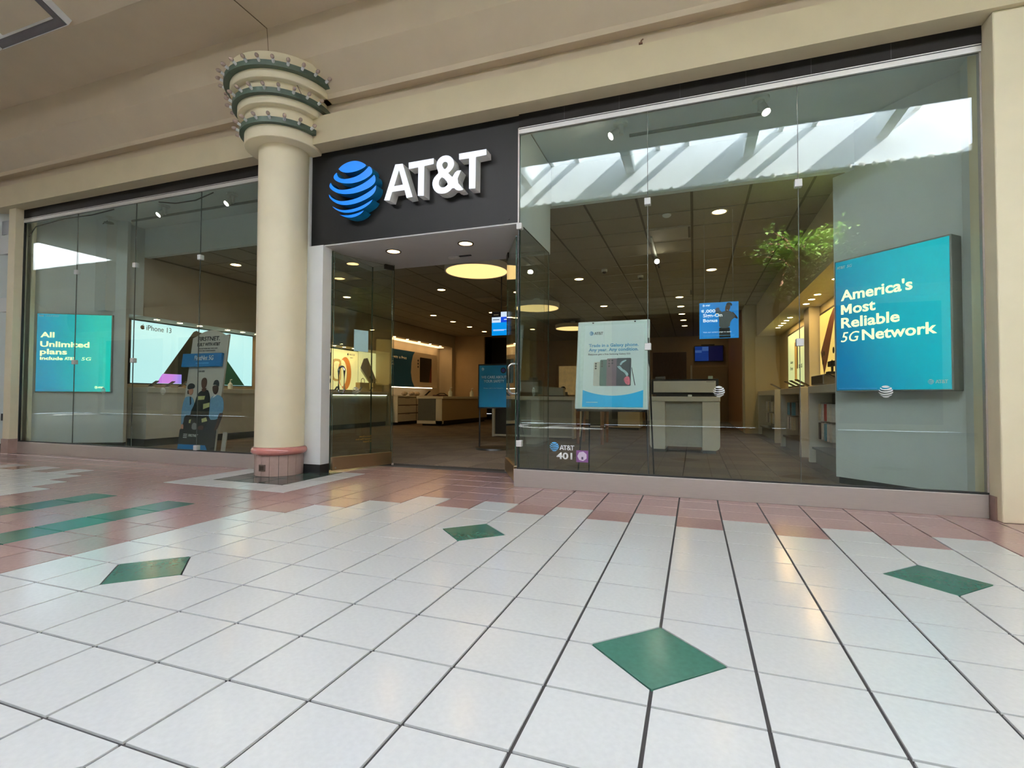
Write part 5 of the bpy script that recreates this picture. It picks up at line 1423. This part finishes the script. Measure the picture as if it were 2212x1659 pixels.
# things on the right units
rs = thing('display_riser', 'silver metal riser box on the nearest right unit', 'display stand', (5.35, 17.9, 3.43))
MB().bbox(0, 1.2, 0, 2.2, 0, 0.42, 0.04).build('riser_box', mat('riser_steel', (150, 146, 138), 0.3, metal=0.8, vary=0.04), rs)
MB().bbox(0.3, 0.7, 0.5, 0.9, 0.42, 0.55, 0.02).build('base_block', BLACK, rs)
mc = thing('tablet_stand', 'black tablet on a short stand on top of the silver riser', 'tablet', (5.85, 18.6, 3.97))
MB().tube([(0, 0, 0), (0, 0, 0.3)], 0.05, 8).build('stem', BLACK, mc)
MB().bbox(-0.1, 0.05, -0.35, 0.35, 0.22, 0.45, 0.02).build('tablet', BLACK, mc)
for k, (y, lab) in enumerate(((15.6, 'demo phone on the nearest right unit, close to the light box'), (16.9, 'demo phone on the nearest right unit, before the silver riser'), (23.2, 'demo phone on the middle right unit, nearest'), (24.8, 'demo phone on the middle right unit, second'), (26.4, 'demo phone on the middle right unit, farthest'), (32.0, 'demo phone on the farthest right unit'))):
    phone_stand(lab, 5.75, y, 3.4, math.pi/2+0.2, 'demo phones on the right units', 0.5, 1.4)

# ------------------------------------------------------------------ tables and desks farther in
t0 = thing('display_table', 'white framed table with dark panel behind the safety notice', 'table', (-13.4, 28.4, 0))
MB().box(0, 0.14, 0, 2.4, 0, 2.9).build('frame_leg', PALE, t0); MB().box(5.9, 6.04, 0, 2.4, 0, 2.9).build('frame_leg', PALE, t0)
MB().box(0.14, 5.9, 0, 2.4, 0.05, 0.17).build('bottom_rail', PALE, t0); MB().bbox(-0.05, 6.1, -0.05, 2.45, 2.66, 2.92, 0.02).build('table_top', PALE, t0)
MB().box(0.14, 2.9, 0.25, 2.2, 0.17, 2.66).build('dark_panel', mat('charcoal_laminate', (52, 50, 46), 0.5, vary=0.1), t0); MB().box(2.9, 5.9, 0.2, 2.2, 0.17, 2.66).build('light_panel', mat('pale_grey_panel', (188, 186, 172), 0.5), t0)
pt = thing('card_terminal', 'grey angled terminal on the white framed table', 'terminal', (-9.2, 28.9, 2.92))
MB().prism([(-1.2, 0), (1.0, 0), (0.95, 0.6), (-1.2, 0.75)], 0, 0.5).build('housing', mat('terminal_grey', (170, 172, 160), 0.5), pt); MB().box(-1.2, 1.1, -0.2, 0.8, -0.0, 0.06).build('foot', BLACK, pt)
t1 = thing('display_table', 'pale wooden topped table beside the easel, farther back', 'table', (-12.6, 34.4, 0))
MB().bbox(-0.1, 3.75, -0.1, 4.2, 2.55, 2.87, 0.02).build('table_top', mat('pale_oak', (186, 164, 128), 0.5, vary=0.06, stretch=(8, 1, 1)), t1)
MB().box(0.3, 3.65, 0.0, 4.0, 0.15, 2.55).build('cabinet_body', PALE, t1); MB().box(0.4, 3.5, 0.2, 3.9, 0, 0.15).build('plinth', BLACK, t1)
for k, x in enumerate((0.8, 2.0, 3.0)):
    phone_stand(['dark phone on the oak topped table, leftmost', 'dark phone on the oak topped table, middle', 'dark phone on the oak topped table, rightmost'][k], -12.6+x, 35.2, 2.87, 0.3, 'dark phones on the oak topped table', 0.5, 1.5)
t2 = thing('display_table', 'dark fronted table hidden behind the easel poster', 'table', (-8.6, 40.0, 0))
MB().bbox(-0.1, 4.6, -0.1, 3, 2.6, 2.87, 0.02).build('table_top', MATS['pale_oak'], t2); MB().box(0, 2.6, 0.1, 2.8, 0.3, 2.6).build('dark_panel', MATS['charcoal_laminate'], t2); MB().box(2.6, 4.5, 0.0, 2.8, 0.3, 2.6).build('light_panel', PALE, t2); MB().box(0, 4.5, 0.0, 2.9, 0.2, 0.3).build('bottom_rail', PALE, t2); MB().box(0.1, 4.4, 0.2, 2.8, 0.0, 0.2).build('plinth', BLACK, t2)
rd = thing('service_desk', 'pale wood service desk with grey end panel by the left wall', 'desk', (-25.4, 38.6, 0))
MB().box(0.3, 2.6, 0.0, 11.5, 0.5, 2.66).build('front_panel', mat('pale_wood', (184, 164, 128), 0.5, vary=0.05), rd)
MB().box(0.0, 2.0, -0.06, 0.0, 0.5, 2.66).build('end_panel', GREY, rd)
MB().box(2.0, 2.65, -0.1, 0.0, 0.2, 2.66).build('white_leg', PALE, rd); MB().box(-0.1, 2.65, -0.1, 0.3, 0.2, 0.5).build('white_foot', PALE, rd)
MB().bbox(-0.15, 2.8, -0.15, 11.6, 2.66, 2.9, 0.02).build('desk_top', PALE, rd); MB().box(0.3, 2.4, 0.3, 11.2, 0, 0.2).build('plinth', BLACK, rd); MB().box(0.3, 2.6, 0.3, 11.5, 0.2, 0.5).build('base', BLACK, rd)
for k, (x, y, lab) in enumerate(((-23.6, 42.0, 'sanitiser pump bottle on the service desk, nearer'), (-23.4, 47.0, 'sanitiser pump bottle on the service desk, farther'))):
    b2 = copy_tree(bt); tag(b2, lab, 'bottle', 'pump bottles on the service desk'); b2.location = Vector((x, y, 2.9))*S; b2.scale = (1.5, 1.5, 1.5)
br = thing('maroon_bench', 'low maroon upholstered bench at the rear of the shop', 'bench', (-9.4, 53.6, 0))
MB().bbox(0, 4.2, 0, 2, 0.45, 1.5, 0.08).build('seat', mat('maroon_fabric', (92, 34, 28), 0.8, vary=0.1), br)
for x in (0.3, 3.9):
    for y in (0.2, 1.8):
        MB().tube([(x, y, 0), (x, y, 0.46)], 0.08, 8).build('leg', PALE, br)
wb = thing('wooden_table', 'small table on tapered wooden legs below the easel poster', 'table', (-6.4, 25.0, 0))
WOODM = mat('reddish_wood', (128, 78, 46), 0.5, vary=0.12, stretch=(1, 1, 0.2))
MB().bbox(-0.1, 2.0, -0.1, 2.0, 2.3, 2.42, 0.02).build('table_top', WOODM, wb)
for x, y in ((0.05, 0.05), (1.55, 0.05), (0.05, 1.75), (1.55, 1.75)):
    MB().tube([(x, y, 0), (x, y, 2.3)], [0.09, 0.14], 4).build('leg', WOODM, wb)
w2t = MB()
# seated person at the rear of the shop
pn = bpy.data.meshes.new('person')
J = {'pelvis': (0, 0, 1.6), 'chest': (0, -0.1, 2.9), 'neck': (0, -0.12, 3.35), 'head': (0, -0.2, 3.75), 'crown': (0, -0.2, 4.05), 'sl': (-0.55, -0.1, 3.05), 'el': (-0.75, -0.35, 2.2), 'hl': (-0.3, -1.0, 2.35), 'sr': (0.55, -0.1, 3.05), 'er': (0.75, -0.35, 2.2), 'hr': (0.35, -1.0, 2.35), 'kl': (-0.35, -1.5, 1.65), 'fl': (-0.35, -1.45, 0.15), 'tl': (-0.35, -1.85, 0.1), 'kr': (0.35, -1.5, 1.65), 'fr': (0.35, -1.45, 0.15), 'tr': (0.35, -1.85, 0.1)}
keys = list(J)
E_ = [('pelvis', 'chest'), ('chest', 'neck'), ('neck', 'head'), ('head', 'crown'), ('chest', 'sl'), ('sl', 'el'), ('el', 'hl'), ('chest', 'sr'), ('sr', 'er'), ('er', 'hr'), ('pelvis', 'kl'), ('kl', 'fl'), ('fl', 'tl'), ('pelvis', 'kr'), ('kr', 'fr'), ('fr', 'tr')]
pn.from_pydata([tuple(c*S for c in J[k]) for k in keys], [(keys.index(a), keys.index(b)) for a, b in E_], [])
po = bpy.data.objects.new('person', pn); COL.objects.link(po)
md = po.modifiers.new('skin', 'SKIN'); 
rad = {'pelvis': 0.5, 'chest': 0.48, 'neck': 0.17, 'head': 0.3, 'crown': 0.22, 'sl': 0.22, 'el': 0.16, 'hl': 0.12, 'sr': 0.22, 'er': 0.16, 'hr': 0.12, 'kl': 0.26, 'fl': 0.15, 'tl': 0.12, 'kr': 0.26, 'fr': 0.15, 'tr': 0.12}
for i, k in enumerate(keys):
    pn.skin_vertices[0].data[i].radius = (rad[k]*S, rad[k]*S)
    pn.skin_vertices[0].data[i].use_root = (k == 'pelvis')
po.modifiers.new('sub', 'SUBSURF').levels = 1
pn.materials.append(mat('dark_clothes', (40, 38, 42), 0.8, vary=0.1))
po.location = Vector((-15.2, 57.0, 0))*S
tag(po, 'person in dark clothes sitting before the sepia picture at the rear', 'person')
MB().ball((0, -0.2, 3.84), 0.34, 12, 8, (0.9, 1, 1)).build('head_skin', mat('skin_tone', (150, 108, 84), 0.6), po, smooth=True)
MB().ball((0, -0.12, 3.98), 0.35, 12, 8, (0.95, 1, 0.8)).build('hair', mat('dark_hair', (24, 20, 18), 0.7), po, smooth=True)
ch = thing('stool', 'dark stool under the seated person at the rear', 'stool', (-15.2, 57.0, 0))
MB().lathe([(0.001, 1.1), (0.6, 1.1), (0.62, 1.2), (0.001, 1.25)], 0, 0.1, 20).build('seat', BLACK, ch); MB().tube([(0, 0.1, 0), (0, 0.1, 1.1)], 0.1, 10).build('post', BLACK, ch)
bkt = thing('rear_table', 'dark table before the sepia picture at the rear of the shop', 'table', (-14.6, 54.6, 0))
MB().bbox(0.2, 3.2, -0.5, 0.9, 2.1, 2.25, 0.02).build('table_top', BLACK, bkt); MB().tube([(1.7, 0.2, 0), (1.7, 0.2, 2.1)], 0.12, 8).build('post', BLACK, bkt)

# ------------------------------------------------------------------ tree in the concourse (seen mirrored in the glass)
tr_ = thing('potted_tree', 'leafy indoor tree in a planter, mirrored in the right window', 'tree', (7.9, -14.6, 0))
tr_.scale = (1.12, 1.1, 1.06)
BARK = mat('tree_bark', (120, 82, 58), 0.8, vary=0.2, scale=14)
MB().lathe([(0.001, 0.0), (1.3, 0.0), (1.5, 1.9), (1.62, 2.0), (1.62, 2.1), (1.4, 2.1), (1.35, 1.85), (0.001, 1.85)], 0, 0, 32).build('planter', mat('planter_tan', (170, 140, 116), 0.6), tr_, smooth=True)
trunk = MB(); trunk.tube([(0, 0, 1.8), (-0.4, 0, 4.5), (-0.7, 0.1, 7.5), (-0.4, 0, 10.5), (0.2, 0.1, 13.0)], [0.34, 0.3, 0.27, 0.2, 0.08], 10)
trunk.tube([(-1.2, 0.2, 1.8), (-1.7, 0.2, 5.0), (-1.9, 0.1, 8.5), (-1.4, 0.0, 11.0)], [0.24, 0.22, 0.18, 0.08], 10)
trunk.build('trunk', BARK, tr_, smooth=True)
rnd = random.Random(11)
br_ = MB(); tips = []
for k in range(46):
    a = rnd.uniform(0, 2*math.pi); z0 = rnd.uniform(8.8, 12.6)
    L = rnd.uniform(1.3, 3.0)*(1.0 if z0 < 11.5 else 0.8)
    p0_ = Vector((-0.4, 0, z0)); d = Vector((math.cos(a), math.sin(a)*0.8, rnd.uniform(0.3, 0.9)))
    p1_ = p0_+d*L*0.6; p2_ = p0_+d*L+Vector((0.25*math.cos(a), 0.2*math.sin(a), -0.45*L*0.5))
    br_.tube([p0_, p1_, p2_], [0.07, 0.045, 0.015], 5); tips += [(p0_.lerp(p1_, 0.6), 0.55), (p1_, 0.8), (p2_, 0.9), (p1_.lerp(p2_, 0.5), 0.8)]
br_.build('branches', BARK, tr_)
lf = MB()
for (c, sp_) in tips:
    for q in range(15):
        p = c+Vector((rnd.gauss(0, 0.42), rnd.gauss(0, 0.42), rnd.gauss(-0.05, 0.4)))*sp_
        a = rnd.uniform(0, 2*math.pi); L = rnd.uniform(0.32, 0.55); wdt = L*0.2
        d = Vector((math.cos(a), math.sin(a), rnd.uniform(-0.9, 0.2))).normalized(); sd_ = d.cross(Vector((0, 0, 1))).normalized()
        m_ = p+d*L*0.5+Vector((0, 0, 0.03)); e = p+d*L
        lf.add([p, m_+sd_*wdt, e, m_-sd_*wdt], [(0, 1, 2), (0, 2, 3)])
fo = lf.build('foliage', mat('leaf_green', (176, 204, 120), 0.3, vary=0.3, scale=5), tr_); fo['kind'] = 'stuff'
